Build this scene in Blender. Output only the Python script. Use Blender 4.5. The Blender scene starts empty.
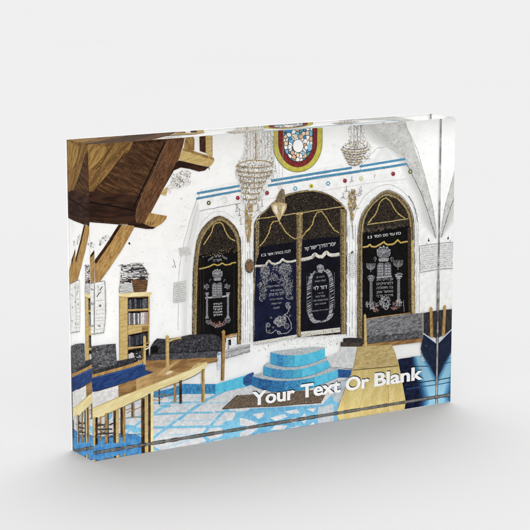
import bpy, bmesh, math, random
from mathutils import Vector
random.seed(7)
sc = bpy.context.scene
COL = sc.collection
S = 0.1778            # width of the photo block in metres
HH, DD = 0.71507, 0.11029   # height and depth in block widths
# ---- camera pose recovered from the block's corners -----------------
F, PIT, YAW, ROLL = 1946.85, 0.185986, 0.555283, -0.000256
CX, CY, CZ = -1.891047, -3.777773, 1.240169
dv = Vector((math.sin(YAW)*math.cos(PIT), math.cos(YAW)*math.cos(PIT), -math.sin(PIT)))
rv = dv.cross(Vector((0,0,1))).normalized(); uv_ = rv.cross(dv)
r2 = rv*math.cos(ROLL)+uv_*math.sin(ROLL); u2 = uv_*math.cos(ROLL)-rv*math.sin(ROLL)
IOR = 1.49

def px2uv(x, y):
    """where a mark read off the front of the block lies on the print behind the acrylic"""
    v = (dv + r2*((x-265)/F) - u2*((y-265)/F)).normalized()
    t = -CY/v.y
    P = Vector((CX,CY,CZ)) + v*t
    c = v.y; k = 1/IOR
    w = v*k + (math.sqrt(1-k*k*(1-c*c)) - k*c)*Vector((0,1,0))
    s = (DD-0.0012/S)/w.y
    return (P.x+s*w.x, P.z+s*w.z)

# ---- materials ------------------------------------------------------
def lin(h):
    h = h.lstrip('#'); o = []
    for i in (0,2,4):
        c = int(h[i:i+2],16)/255
        o.append(c/12.92 if c <= .04045 else ((c+.055)/1.055)**2.4)
    g = .3*o[0]+.5*o[1]+.2*o[2]
    return tuple(c+(g-c)*.08 for c in o)+(1,)
MATS = {}
PX = S/365            # about one photo pixel on the print, in metres
def ink(name, c1, c2=None, size=3, c3=None, lo=.42, hi=.58, stretch=None, ang=0, size3=1.2, t3=.62, detail=3):
    """printed ink: two tones mixed by noise, and an optional third speckle tone"""
    if name in MATS: return MATS[name]
    m = bpy.data.materials.new(name); m.use_nodes = True
    nt = m.node_tree; N = nt.nodes; L = nt.links
    b = N['Principled BSDF']; b.inputs['Roughness'].default_value = .9
    b.inputs['Specular IOR Level'].default_value = 0
    m.diffuse_color = lin(c1)
    if c2 is None:
        b.inputs['Base Color'].default_value = lin(c1)
    else:
        tc = N.new('ShaderNodeTexCoord'); mp = N.new('ShaderNodeMapping')
        mp.inputs['Rotation'].default_value = (0, math.radians(ang), 0)
        L.new(tc.outputs['Object'], mp.inputs['Vector'])
        sx = 1/(size*PX)
        mp2 = N.new('ShaderNodeMapping'); L.new(mp.outputs[0], mp2.inputs['Vector'])
        mp2.inputs['Scale'].default_value = (sx/(stretch or 1), sx, sx)
        n = N.new('ShaderNodeTexNoise'); n.inputs['Scale'].default_value = 1; n.inputs['Detail'].default_value = detail
        L.new(mp2.outputs[0], n.inputs['Vector'])
        cr = N.new('ShaderNodeValToRGB'); L.new(n.outputs['Fac'], cr.inputs[0])
        cr.color_ramp.elements[0].position = lo; cr.color_ramp.elements[0].color = lin(c1)
        cr.color_ramp.elements[1].position = hi; cr.color_ramp.elements[1].color = lin(c2)
        out = cr.outputs[0]
        if c3:
            n3 = N.new('ShaderNodeTexNoise'); n3.inputs['Scale'].default_value = 1/(size3*PX); n3.inputs['Detail'].default_value = 2
            L.new(tc.outputs['Object'], n3.inputs['Vector'])
            r3 = N.new('ShaderNodeValToRGB'); L.new(n3.outputs['Fac'], r3.inputs[0])
            r3.color_ramp.elements[0].position = t3; r3.color_ramp.elements[0].color = (0,0,0,1)
            r3.color_ramp.elements[1].position = t3+.05; r3.color_ramp.elements[1].color = (1,1,1,1)
            mx = N.new('ShaderNodeMix'); mx.data_type = 'RGBA'
            L.new(r3.outputs[0], mx.inputs[0]); L.new(out, mx.inputs[6]); mx.inputs[7].default_value = lin(c3)
            out = mx.outputs[2]
        L.new(out, b.inputs['Base Color'])
    MATS[name] = m; return m

# ---- block root -----------------------------------------------------
root = bpy.data.objects.new('photo_block', None); COL.objects.link(root)
root.empty_display_size = .02
root['label'] = 'clear acrylic photo block standing upright, printed with a synagogue interior and white caption lettering'
root['category'] = 'photo block'
def link(name, me, parent, label=None):
    o = bpy.data.objects.new(name, me); COL.objects.link(o)
    if parent is not None: o.parent = parent
    if label: o['label'] = label
    return o

DEPTH = DD*S - 0.0008      # y of the print sheet, just inside the back of the block
layer = [0]
def next_depth(n=1):
    layer[0] += n
    return DEPTH - 0.00002 - layer[0]*6e-7
U0, U1, V0, V1 = 0.0004, 0.9996, 0.0006, HH-0.0006

def clip(pts):
    for ax, lim, sgn in ((0,U0,1),(0,U1,-1),(1,V0,1),(1,V1,-1)):
        out = []
        for i in range(len(pts)):
            a, b = pts[i-1], pts[i]
            ia, ib = (a[ax]-lim)*sgn >= 0, (b[ax]-lim)*sgn >= 0
            if ia != ib:
                t = (lim-a[ax])/(b[ax]-a[ax]); out.append((a[0]+t*(b[0]-a[0]), a[1]+t*(b[1]-a[1])))
            if ib: out.append(b)
        pts = out
        if not pts: return []
    return pts

class Print:
    """one printed motif: flat ink shapes on the print sheet, gathered into one mesh"""
    def __init__(s, name, label=None):
        s.name, s.label = name, label; s.v=[]; s.f=[]; s.mi=[]; s.mats=[]; s.base = None; s.cyc = 0
    def _m(s, m):
        if m not in s.mats: s.mats.append(m)
        return s.mats.index(m)
    def raw(s, uvs, m, y):
        uvs = clip(uvs)
        if len(uvs) < 3: return
        k = len(s.v); s.v += [(u*S, y, v*S) for u, v in uvs]
        s.f.append(tuple(range(k, k+len(uvs)))); s.mi.append(s._m(m))
    def poly(s, pts, m, y=None):
        if isinstance(pts, str): pts = P(pts)
        s.raw([px2uv(*p) for p in pts], m, y if y is not None else next_depth())
    def fine(s):
        """depth for small strokes: cycles through forty very thin layers"""
        if s.base is None or layer[0] != s.mark:
            s.base = next_depth(14); s.mark = layer[0]
        s.cyc += 1
        return s.base + 2.0e-7*(39-(s.cyc % 40))
    def line(s, pts, w, m, small=True, y=None, w2=None):
        if isinstance(pts, str): pts = P(pts)
        if y is None: y = s.fine() if small else next_depth()
        n = len(pts); L=[]; R=[]
        for i in range(n):
            a = pts[max(0,i-1)]; b = pts[min(n-1,i+1)]
            dx, dy = b[0]-a[0], b[1]-a[1]; l = math.hypot(dx,dy) or 1
            ww = (w if w2 is None else w+(w2-w)*i/max(1,n-1))/2
            nx, ny = -dy/l*ww, dx/l*ww
            L.append((pts[i][0]+nx, pts[i][1]+ny)); R.append((pts[i][0]-nx, pts[i][1]-ny))
        for i in range(n-1):
            s.raw([px2uv(*q) for q in (L[i], L[i+1], R[i+1], R[i])], m, y)
    def ell(s, cx, cy, rx, ry, m, n=20, small=False, y=None):
        s.poly([(cx+rx*math.cos(2*math.pi*i/n), cy+ry*math.sin(2*math.pi*i/n)) for i in range(n)], m, y if y is not None else (s.fine() if small else None))
    def ring(s, cx, cy, rx, ry, w, m, a0=0, a1=360, n=14):
        s.line([(cx+rx*math.cos(math.radians(a0+(a1-a0)*i/n)), cy+ry*math.sin(math.radians(a0+(a1-a0)*i/n))) for i in range(n+1)], w, m)
    def text(s, body, p0, p1, h, m, bold=0.0, keep=False, small=True):
        """lettering from baseline start p0 to end p1, letter height h (photo pixels)"""
        me, box = glyphs(body, bold)
        x0, x1, y0, y1 = box
        y = s.fine() if small else next_depth()
        for f in me:
            q = []
            for (gx, gy) in f:
                a = (gx-x0)/(x1-x0); b = (gy-0)/CAPH
                q.append(px2uv(p0[0]+a*(p1[0]-p0[0]), p0[1]+a*(p1[1]-p0[1]) - b*h))
            s.raw(q, m, y)
    def done(s, parent):
        me = bpy.data.meshes.new(s.name); me.from_pydata(s.v, [], s.f)
        for m in s.mats: me.materials.append(m)
        me.polygons.foreach_set('material_index', s.mi); me.update()
        o = link(s.name, me, parent, s.label)
        layer[0] += 2
        return o
def P(t):
    return [tuple(float(c) for c in q.split(',')) for q in t.split()]
GL = {}; CAPH = 0.70
def glyphs(body, bold):
    key = (body, bold)
    if key in GL: return GL[key]
    cu = bpy.data.curves.new('lettering', 'FONT'); cu.body = body; cu.offset = bold; cu.resolution_u = 3
    ob = bpy.data.objects.new('lettering', cu); COL.objects.link(ob)
    dg = bpy.context.evaluated_depsgraph_get(); me = ob.evaluated_get(dg).to_mesh()
    vs = [(v.co.x, v.co.y) for v in me.vertices]
    fs = [[vs[i] for i in p.vertices] for p in me.polygons]
    ob.evaluated_get(dg).to_mesh_clear()
    COL.objects.unlink(ob); bpy.data.objects.remove(ob); bpy.data.curves.remove(cu)
    xs = [a for a,_ in vs] or [0,1]; ys = [b for _,b in vs] or [0,1]
    GL[key] = (fs, (min(xs), max(xs), min(ys), max(ys)))
    return GL[key]
def heb(t): return t[::-1]
def rnd(a, b): return random.uniform(a, b)
def lerp(a, b, t): return (a[0]+(b[0]-a[0])*t, a[1]+(b[1]-a[1])*t)

# inks
WHITE  = ink('white_plaster_ink', '#fefefd', '#f6f6f5', 9, '#ececeb', lo=.45, hi=.75, size3=2.2, t3=.66)
WALL   = ink('grey_plaster_ink', '#fcfcfb', '#efefee', 6, '#dadad9', lo=.38, hi=.68, size3=1.3, t3=.64)
VAULT  = ink('vault_plaster_ink', '#c2c2bf', '#dcdcda', 7, '#a5a5a2', lo=.35, hi=.68, size3=1.4, t3=.61)
VAULT2 = ink('pale_vault_ink', '#e9e9e8', '#f6f6f5', 8, lo=.4, hi=.65)
SKETCH = ink('sketch_line_ink', '#5a5a5c', '#9a9a9a', 2)
SKETCHL = ink('faint_line_ink', '#a0a0a2', '#c8c8c8', 2)
BROWN  = ink('dark_timber_ink', '#341e14', '#583a26', 2.6, stretch=6, ang=58, lo=.4, hi=.66, c3='#1a0f0a', size3=1.6, t3=.6)
BROWNG = ink('grained_panel_ink', '#3c2616', '#7a5430', 2.4, stretch=5, ang=-28, lo=.44, hi=.76)
BROWND = ink('lower_timber_ink', '#2a1811', '#40281b', 3, stretch=5, ang=-4)
BEAM   = ink('sloped_beam_ink', '#5a3b26', '#775133', 1.6, stretch=6, ang=62, c3='#35200f', size3=1.2, t3=.62)
GOLDW  = ink('golden_oak_ink', '#a27a40', '#c19a58', 2, stretch=5, ang=58, c3='#8a632f', size3=1.2, t3=.62)
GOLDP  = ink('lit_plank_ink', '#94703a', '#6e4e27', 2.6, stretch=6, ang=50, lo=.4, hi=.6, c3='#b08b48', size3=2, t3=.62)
PALEW  = ink('pale_oak_ink', '#d4b976', '#c2a460', 2, stretch=5, ang=10, c3='#a98a4c', size3=1.1, t3=.63)
YELW   = ink('yellow_wood_ink', '#f2e4ac', '#e6d292', 4, stretch=4, ang=20)
TAN    = ink('tan_wood_ink', '#cba56a', '#ac8750', 3, stretch=4, ang=22, c3='#c2a066', size3=1.5, t3=.6)
TAND   = ink('brown_bench_ink', '#ab834c', '#876238', 2.4, stretch=4, ang=6)
POST   = ink('post_wood_ink', '#b48f50', '#8c6a36', 1.5, stretch=4, ang=90)
POSTD  = ink('post_dark_ink', '#5a4026', '#2e1f14', 1.5, stretch=4, ang=90)
BLACK  = ink('black_velvet_ink', '#0b0a0a', '#121011', 4)
NAVY   = ink('navy_velvet_ink', '#10132a', '#171c38', 5)
NAVYB  = ink('black_blue_velvet_ink', '#0d0d15', '#131321', 5)
LUN    = ink('lunette_lattice_ink', '#1a1512', '#2b2420', 1.6, '#7a6b55', size3=.7, t3=.595)
GOLD   = ink('gilt_frame_ink', '#928058', '#5a4a30', 1.2, '#c9b88c', size3=.8, t3=.6)
GILT   = ink('bright_gilt_ink', '#d0b878', '#9d8448', 1.0)
FRINGEG= ink('gold_fringe_ink', '#dcc060', '#a68a34', .9)
FRINGEW= ink('cream_fringe_ink', '#efece2', '#bdb8a8', .9)
SILV   = ink('silver_thread_ink', '#c4c4c6', '#8c8c90', .9)
SILVD  = ink('dull_silver_ink', '#85858a', '#4e4e54', .9)
REDD   = ink('dull_red_ink', '#7c4a42', '#a0766a', 1)
LETW   = ink('letter_white_ink', '#e4e4e6')
MARB   = ink('marbled_cushion_ink', '#3c3c3f', '#5d5d60', 2, '#97979a', stretch=2, ang=20, size3=1.0, t3=.60)
MARBG  = ink('grey_marbled_ink', '#626264', '#848486', 2.5, '#b0b0b2', stretch=2.5, ang=15, size3=1.0, t3=.6)
MARBK  = ink('dark_cushion_ink', '#27262a', '#3d3c41', 2, '#6d6d72', size3=1.0, t3=.63)
MATB   = ink('blue_mat_ink', '#1d376c', '#2a4a84', 2, stretch=3, ang=20, c3='#162a54', size3=1.1, t3=.6)
MATBD  = ink('dark_blue_edge_ink', '#0d1634')
FLOOR  = ink('pale_floor_ink', '#d0d2d6', '#e2e2e3', 3, '#b8bac0', size3=.9, t3=.6)
FLOORB = ink('blue_line_ink', '#70bcdf', '#86c8e4', 3, '#5aa6cc', size3=1.2, t3=.62)
FLOORS = ink('deep_blue_floor_ink', '#3a7fbc', '#4f97cc', 3, '#27568c', size3=1.2, t3=.62)
CYAN   = ink('cyan_paint_ink', '#46bfe4', '#5acbea', 5, '#38aad0', size3=1.6, t3=.62)
CYAND  = ink('blue_paint_ink', '#3a94c8', '#2f7cb4', 2, '#56b2dc', size3=1.4, t3=.6)
BLUED  = ink('deep_blue_paint_ink', '#2a6fa4', '#1f568c', 2.5, '#3d88bc', size3=1.3, t3=.6)
NAVYW  = ink('navy_wall_ink', '#254c86', '#34629c', 2.5)
GREYT  = ink('grey_tread_ink', '#a9b2b8', '#c2c9cc', 1.4, '#8b969c', size3=.9, t3=.62)
RUG    = ink('brown_rug_ink', '#6a5a49', '#857463', 1.2, '#3b3028', size3=.85, t3=.56)
LECT   = ink('lectern_wood_ink', '#e0cb86', '#d4bb72', 5, '#c2a860', stretch=3, ang=75, size3=1.6, t3=.62)
LECTD  = ink('lectern_top_ink', '#c9b176', '#b59b60', 2, '#d4bd82', stretch=3, ang=0, size3=1.4, t3=.6)
PLIN   = ink('dark_plinth_ink', '#2c2a2a', '#3d3a38', 2)
PLINB  = ink('brown_plinth_ink', '#4e4238', '#332a24', 2, stretch=3)
CHN    = ink('navy_chair_ink', '#182238', '#1f2b44', 4)
STRIPE = ink('blue_stripe_ink', '#4189b0', '#5b9fc2', 1.2, '#2f6c92', size3=1, t3=.63)
YEL    = ink('window_yellow_ink', '#cfc54a', '#bdb23c', 2.5, '#938a2c', size3=1.1, t3=.66)
RED    = ink('window_red_ink', '#8a2f30', '#6f2426', 2, '#a84a48', size3=1.1, t3=.66)
LACE   = ink('crystal_lace_ink', '#f4f3f1', '#dddbd7', 1.2, '#8f8a82', size3=.8, t3=.6)
CRYD   = ink('crystal_dark_ink', '#4a443c', '#7c7468', 1)
CRYM   = ink('crystal_grey_ink', '#9a958c', '#c0bcb4', 1)
CRYG   = ink('crystal_gold_ink', '#b39a68', '#8c7444', 1)
CRYW   = ink('crystal_white_ink', '#fbfaf8')
PAPER  = ink('paper_ink', '#f4f4f2', '#e2e2e0', 2)
INK    = ink('dark_print_ink', '#26262a', '#4a4a4e', 1)
BASK   = ink('basket_ink', '#7d5a3a', '#5c3f28', 1.4, '#a07c50', stretch=4, ang=0, size3=1, t3=.62)
BOOKS  = [ink('book_ink_%s' % n, a, b, 1.2) for n, a, b in (('black','#222226','#38383c'),('grey','#55555a','#77777c'),('pale','#c9c4c2','#e6e2e0'),('rose','#a88c86','#c4aaa2'),('brown','#5c4634','#7a6048'),('slate','#343a46','#4e5664'))]
POS = {k: ink('dot_%s_ink' % k, v) for k, v in dict(red='#8e2634', olive='#4a4a28', gold='#c9c03a', blue='#4f9ac0', pale='#d8d09a', grey='#8a8a8e', dark='#3a2a1c').items()}

# ---- the printed sheet ----------------------------------------------
bm = bmesh.new()
y0, y1 = DEPTH, DEPTH+0.0004
g = 0.0006
vs = [bm.verts.new((x*S, y, z*S)) for y in (y0,y1) for x, z in ((.0003,.0005),(.9997,.0005),(.9997,HH-.0005),(.0003,HH-.0005))]
for f in ((0,1,2,3),(7,6,5,4),(0,4,5,1),(1,5,6,2),(2,6,7,3),(3,7,4,0)): bm.faces.new([vs[i] for i in f])
bm.normal_update()
me = bpy.data.meshes.new('picture_print'); bm.to_mesh(me); bm.free(); me.materials.append(WHITE)
sheet = link('picture_print', me, root, 'printed picture of a white vaulted synagogue with curtained arks')

def blob(G, cx, cy, rx, ry, n, mats, ln=(1,2.5), w=(.35,.7), ang=None, edge=0):
    """loose sketchy strokes scattered in an ellipse"""
    for _ in range(n):
        a = rnd(0, 2*math.pi); r = math.sqrt(rnd(edge,1))
        x, y = cx+rx*r*math.cos(a), cy+ry*r*math.sin(a)
        t = math.radians(ang+rnd(-15,15)) if ang is not None else rnd(0, math.pi)
        l = rnd(*ln)/2
        G.line([(x-l*math.cos(t), y-l*math.sin(t)), (x+l*math.cos(t), y+l*math.sin(t))], rnd(*w), random.choice(mats))
def inpoly(x, y, pts):
    c = False
    for i in range(len(pts)):
        a, b = pts[i-1], pts[i]
        if (a[1] > y) != (b[1] > y) and x < (b[0]-a[0])*(y-a[1])/(b[1]-a[1])+a[0]: c = not c
    return c
def fill(G, pts, n, mats, ln=(1,2.5), w=(.35,.7), ang=None):
    if isinstance(pts, str): pts = P(pts)
    xs = [p[0] for p in pts]; ys = [p[1] for p in pts]
    k = 0
    while k < n:
        x, y = rnd(min(xs),max(xs)), rnd(min(ys),max(ys))
        if not inpoly(x,y,pts): continue
        k += 1
        t = math.radians(ang+rnd(-14,14)) if ang is not None else rnd(0, math.pi)
        l = rnd(*ln)/2
        G.line([(x-l*math.cos(t), y-l*math.sin(t)), (x+l*math.cos(t), y+l*math.sin(t))], rnd(*w), random.choice(mats))
def sm(pts, closed=False, n=4):
    """round off gentle bends, keep real corners"""
    if isinstance(pts, str): pts = P(pts)
    N_ = len(pts); out = []
    def turn(i):
        if not closed and (i <= 0 or i >= N_-1): return 0
        a, b, c = pts[(i-1)%N_], pts[i%N_], pts[(i+1)%N_]
        d = math.atan2(c[1]-b[1], c[0]-b[0])-math.atan2(b[1]-a[1], b[0]-a[0])
        return abs((d+math.pi)%(2*math.pi)-math.pi)
    for i in range(N_ if closed else N_-1):
        p1, p2 = pts[i], pts[(i+1)%N_]
        out.append(p1)
        c1, c2 = turn(i) > .8, turn((i+1)%N_) > .8
        if c1 and c2: continue
        p0 = pts[(i-1)%N_] if (closed or i > 0) and not c1 else p1
        p3 = pts[(i+2)%N_] if (closed or i+2 < N_) and not c2 else p2
        L_ = math.hypot(p2[0]-p1[0], p2[1]-p1[1])
        def tg(a, b):
            l = math.hypot(b[0]-a[0], b[1]-a[1]) or 1; return ((b[0]-a[0])/l*L_, (b[1]-a[1])/l*L_)
        m1, m2 = tg(p0,p2), tg(p1,p3)
        for k in range(1, n):
            t = k/n; h1 = 2*t**3-3*t*t+1; h2 = t**3-2*t*t+t; h3 = -2*t**3+3*t*t; h4 = t**3-t*t
            out.append(tuple(h1*p1[j]+h2*m1[j]+h3*p2[j]+h4*m2[j] for j in (0,1)))
    if not closed: out.append(pts[-1])
    return out
def rough(pts, amp=.4, step=3):
    """subdivide a polyline and shake it a little, as a sketch filter leaves it"""
    if isinstance(pts, str): pts = P(pts)
    if step > 1.9: pts = sm(pts)
    out = []
    for a, b in zip(pts, pts[1:]):
        n = max(1, int(math.hypot(b[0]-a[0], b[1]-a[1])/step))
        for i in range(n):
            q = lerp(a, b, i/n); out.append((q[0]+rnd(-amp,amp), q[1]+rnd(-amp,amp)))
    out.append(pts[-1]); return out
def words(G, p0, p1, h, m, txt, bold=.0): G.text(heb(txt), p0, p1, h, m, 0)

# ---- wall and vault --------------------------------------------------
G = Print('printed_plaster_wall')
G.poly('205,188 245,180 300,172 404,152 416,170 437,238 444,240 444,345 425,345 250,345 180,345 184,300 188,262 193,232', WALL)
G.poly('366,118 404,118 404,123.5 405,158.5 385,160.5 372,163 380,150', VAULT2)
for i, c in enumerate(('#ececeb','#e0e0de','#d4d4d1','#cbcbc8')):
    q = 9-i*2.4
    G.poly(sm([(366-2*q,118),(404,118),(413,142),(425,158),(437,232),(437-q*.2,239),(430-q,222),(424-q,198),(415-q,180),(407-q*1.1,161),(399-q*1.3,151),(384-q*1.8,140)],True), ink('vault_tone_%d_ink'%i, c, None), )
G.poly('372,118 404,118 413,142 425,158 437,232 437,238 430,222 424,198 415,180 407,161 399,151 384,140', VAULT)
G.poly('404,116 413,142 427,182 433,205 437.5,228 446,228 446,110', WHITE)
G.line(rough('404,120 409,131 414,142 420,158 426,180 432,204 436,226'), .7, SKETCHL)
G.line(rough('407,164 414,178 420,190 427,208 432,224 436,238',.3), .8, SKETCH)
G.line(rough('360,170 375,150 388,146 399,154',.8), .5, SKETCHL)
G.line(rough('192,212.6 216,208 241,203.2',.25), .6, SKETCH)
G.line(rough('200,226 205,219 211,214 218,211.5 226,213 234,218',.3), .4, SKETCHL)
G.line(rough('352,224 358,207 366,195 376,188 386,184.5 397,187 407,195 413,205 416,218 417,240 417,310',.3), .5, SKETCHL)
G.line(rough('409,196 414,205 417,215 418,222',.3), .9, SKETCH)
for x, a, b in ((418.5,222,246),(419.5,272,312),(427,243,246)): G.line(rough([(x,a),(x,b)],.2), .4, SKETCH)
# dotted string course
for a, b in (((250,201.5),(322,191)),((322,191),(370,183)),((370,183),(408,179))):
    n = int((b[0]-a[0])/1.7)
    for i in range(n):
        q = lerp(a,b,i/n); G.line([(q[0]-.35,q[1]+.05),(q[0]+.35,q[1]-.05)], .5, SKETCH)
# fluted pilasters between the arks
for x0, x1, ya, yb, n in ((242.5,253,236,343,7),(347,358,225,336,5)):
    for i in range(n):
        x = x0+(x1-x0)*i/(n-1)+rnd(-.4,.4)
        y = ya
        while y < yb:
            l = rnd(8,34); G.line(rough([(x,y),(x+rnd(-.2,.2),min(yb,y+l))],.15,6), rnd(.25,.6), random.choice((SKETCH,SKETCHL,SKETCHL))); y += l+rnd(0,5)
fill(G, '300,334 340,330 345,338 343,346 330,347 300,349 250,352 252,343', 90, (SKETCHL,SKETCHL,SKETCH), (.8,2.2), (.25,.5), 100)
G.line(rough('418,100 424,118',.2), .4, SKETCHL)
fill(G, '186,196 196,190 178,262 172,262', 26, (SKETCHL,), (.6,2), (.2,.4))
for i, c in enumerate(('#f4f4f3','#ededec','#e6e6e5')):
    G.poly(sm([(197-i*.6,196+i*4),(200,214),(194-i,250),(190-i,300),(188-i,334),(181+i*1.5,334),(180.6+i*1.5,300),(181+i*1.5,268),(188+i*1.5,226)],True), ink('pier_tone_%d_ink'%i, c, None))
G.line(rough('203,189 197,200 190,222 183,248 179.4,272 178.6,300 178.4,330',.3,4), .5, SKETCHL); G.line(rough('199,203 193,224 188,250 186,262',.4,4), .35, SKETCHL)
G.line(rough('174,260 175,264 176,268',.3), .7, SKETCH); G.line('172.5,266 174.5,267.5', .5, SKETCH)
G.line('180.5,198 182.5,199.5', .6, SKETCHL)
G.line('129,242.5 130.2,244.5', 1.8, INK)
G.ell(429,240.6,.9,1.3,INK,8); G.line('428.6,238 429.2,240',.5,INK)
G.done(sheet)

G = Print('printed_blue_stripes')
G.poly('197.2,192.3 220,188.1 239.6,184.9 239.8,186.9 220,190.3 197.1,194.6', STRIPE)
G.poly('196.6,197.6 220,193.2 242.4,189.3 242.3,191.3 220,195.5 196.4,199.8', STRIPE)
G.poly('271.4,179.6 320,171.6 352.3,166.6 352.3,168.8 320,174 271.4,182', STRIPE)
G.poly('359.8,165.4 390,160.4 405.3,157.9 406.2,160.1 390,162.7 359.8,167.7', STRIPE)
G.poly('268.1,184.7 320,175.8 390,165.6 407.2,162.7 408,164.9 390,168 320,178.2 268.1,187', STRIPE)
for a, b in (('197,194.4','239.8,186.8'),('196.6,199.7','242.2,191.2'),('271.4,181.9','352,168.8'),('268,186.8','407,165')):
    G.line(rough([P(a)[0],P(b)[0]],.2), .35, SKETCH)
G.done(sheet)

G = Print('printed_medallion_row')
for x, y, c, k in ((209,203,'dark',1),(238,198,'red',0),(267.3,193,'red',0),(295.5,188.6,'blue',1),(311.6,186.2,'gold',2),(328.4,183.6,'blue',1),(345.2,180.8,'red',0),(361.3,178.6,'pale',0),(375.4,176.2,'grey',3),(393.4,173.9,'red',0),(410.6,171.6,'olive',1)):
    if k == 3: G.line([(x-.5,y-1.5),(x-.7,y+1.5)],.5,POS[c]); G.line([(x-.5,y-1.5),(x+.6,y-1.2)],.4,POS[c]); continue
    G.ell(x,y,1.9,2.1,POS[c],14)
    if k == 1: G.ell(x,y,1.0,1.1,POS['pale'] if c!='blue' else PAPER,10)
    if k == 0: G.ell(x-.3,y-.4,.7,.7,ink('dot_rose_ink','#b86a72') if c=='red' else PAPER,8)
    if k == 2: G.ell(x,y,.7,.8,POS['olive'],8)
    for a in range(0,360,60): G.line([(x+1.9*math.cos(math.radians(a)),y+2.1*math.sin(math.radians(a))),(x+2.6*math.cos(math.radians(a)),y+2.8*math.sin(math.radians(a)))],.3,POS[c])
G.line(rough('221,200 223,197.5 226.5,198 227,201.5 224,203.5',.3),.3,SKETCHL)
G.done(sheet)

# ---- round stained window -------------------------------------------
G = Print('printed_round_window')
def dome(cx, cy, rx, ry, top=96):
    return [(cx+rx, top)]+[(cx+rx*math.cos(math.pi*i/30), cy+ry*math.sin(math.pi*i/30)) for i in range(31)]+[(cx-rx, top)]
cx, cy = 298.0, 142.5
G.poly(dome(cx-.3,cy,25,29.8), ink('olive_rim_ink','#8f8838')); G.poly(dome(cx-.3,cy,24.3,29), YEL)
G.poly(dome(cx-.1,cy,19.6,24.8), ink('leading_ink','#2e2a30','#4a464a',1)); G.poly(dome(cx-.1,cy,19.2,24.4), RED)
G.poly(dome(cx+.3,cy,15,19.6), ink('leading_ink',''))
vm = bpy.data.materials.new('stained_glass_ink'); vm.use_nodes = True; nt = vm.node_tree; N = nt.nodes; L = nt.links
b = N['Principled BSDF']; b.inputs['Roughness'].default_value = .9; b.inputs['Specular IOR Level'].default_value = 0
tc = N.new('ShaderNodeTexCoord'); vo = []
for ft in ('F1','DISTANCE_TO_EDGE'):
    v = N.new('ShaderNodeTexVoronoi'); v.feature = ft; v.inputs['Scale'].default_value = 1/(3.7*PX); v.inputs['Randomness'].default_value = .75
    L.new(tc.outputs['Object'], v.inputs['Vector']); vo.append(v)
sp = N.new('ShaderNodeSeparateColor'); L.new(vo[0].outputs['Color'], sp.inputs[0])
cr = N.new('ShaderNodeValToRGB'); cr.color_ramp.interpolation = 'CONSTANT'; L.new(sp.outputs[0], cr.inputs[0])
cs = ['#fbfaf6','#f0d8b8','#f8f6f2','#78b8d8','#fbfaf6','#e8b890','#3f8ab8','#f6efe4','#5aa0a4','#fbfaf6']
for i, c in enumerate(cs):
    e = cr.color_ramp.elements[0] if i == 0 else cr.color_ramp.elements.new(i/len(cs)); e.position = i/len(cs); e.color = lin(c)
er = N.new('ShaderNodeValToRGB'); er.color_ramp.elements[0].position = .05; er.color_ramp.elements[1].position = .11; L.new(vo[1].outputs['Distance'], er.inputs[0])
mx = N.new('ShaderNodeMix'); mx.data_type = 'RGBA'; L.new(er.outputs[0], mx.inputs[0]); mx.inputs[6].default_value = lin('#3a3438'); L.new(cr.outputs[0], mx.inputs[7])
L.new(mx.outputs[2], b.inputs['Base Color'])
G.poly(dome(cx+.3,cy,14.2,18.8), vm)
G.ell(298.3,146,5.7,7,ink('leading_ink',''),24); G.ell(298.3,146,5.1,6.4,CRYW,24)
for i in range(9):
    a = 2*math.pi*(i+.3)/9; x, y = 298.3+8.3*math.cos(a), 145.6+9.6*math.sin(a)
    G.ell(x, y, 2.1+rnd(-.3,.3), 2.5+rnd(-.4,.4), ink('leading_ink',''), 12); G.ell(x, y, 1.7+rnd(-.2,.2), 2.1, ink('cell_%d_ink'%(i%4), ('#fbfaf6','#8cc2dc','#f2dcc0','#e6b48c')[i%4]), 12)
G.ell(289.8,131.5,2.4,1.8,ink('cell_b_ink','#3f8ab8'),10); G.ell(290.4,138.6,2.3,2.2,ink('cell_b_ink',''),10); G.ell(310,147,2.3,4,ink('cell_1_ink',''),12)
G.done(sheet)

# ---- timber canopy ---------------------------------------------------
G = Print('printed_timber_canopy')
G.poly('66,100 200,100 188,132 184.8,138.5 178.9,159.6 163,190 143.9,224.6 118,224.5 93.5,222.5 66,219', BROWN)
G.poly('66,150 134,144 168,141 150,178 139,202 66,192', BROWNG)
for i in range(26):   # arched grain of the wide panel
    t = i/25; x0 = 104+22*t; yb = 196-2*i
    pass
GRN = ink('grain_line_ink','#5c4028','#3a2617',1.5)
for i in range(46):
    r = 6+i*1.05; cxx, cyy = 137+rnd(-.5,.5), 206-i*.25
    pp = [(cxx+r*.95*math.cos(math.radians(a))-(i*.12), cyy-r*1.25*math.sin(math.radians(a))*.9+.25*(r*math.cos(math.radians(a)))) for a in range(52,160,9)]
    pp = [p for p in pp if p[1] > 148 and p[1] < 198 and p[0] < 167-(p[1]-143)*.5]
    if len(pp) > 2: G.line(rough(pp,.35,3), rnd(.25,.6), random.choice((GRN,GRN,BROWND,GRN)))
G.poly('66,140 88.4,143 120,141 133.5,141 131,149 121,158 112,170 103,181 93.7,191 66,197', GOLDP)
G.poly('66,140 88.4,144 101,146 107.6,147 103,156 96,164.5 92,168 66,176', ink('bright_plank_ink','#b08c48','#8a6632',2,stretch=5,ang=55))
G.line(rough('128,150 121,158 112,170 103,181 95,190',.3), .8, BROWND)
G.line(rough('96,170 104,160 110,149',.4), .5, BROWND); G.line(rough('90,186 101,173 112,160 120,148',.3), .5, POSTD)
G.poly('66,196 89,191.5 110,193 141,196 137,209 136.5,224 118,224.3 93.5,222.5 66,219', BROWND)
G.line(rough('66,199 89.6,202.5 112,206 138.5,211.5',.3), 1.5, ink('crevice_ink','#120b08'))
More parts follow.
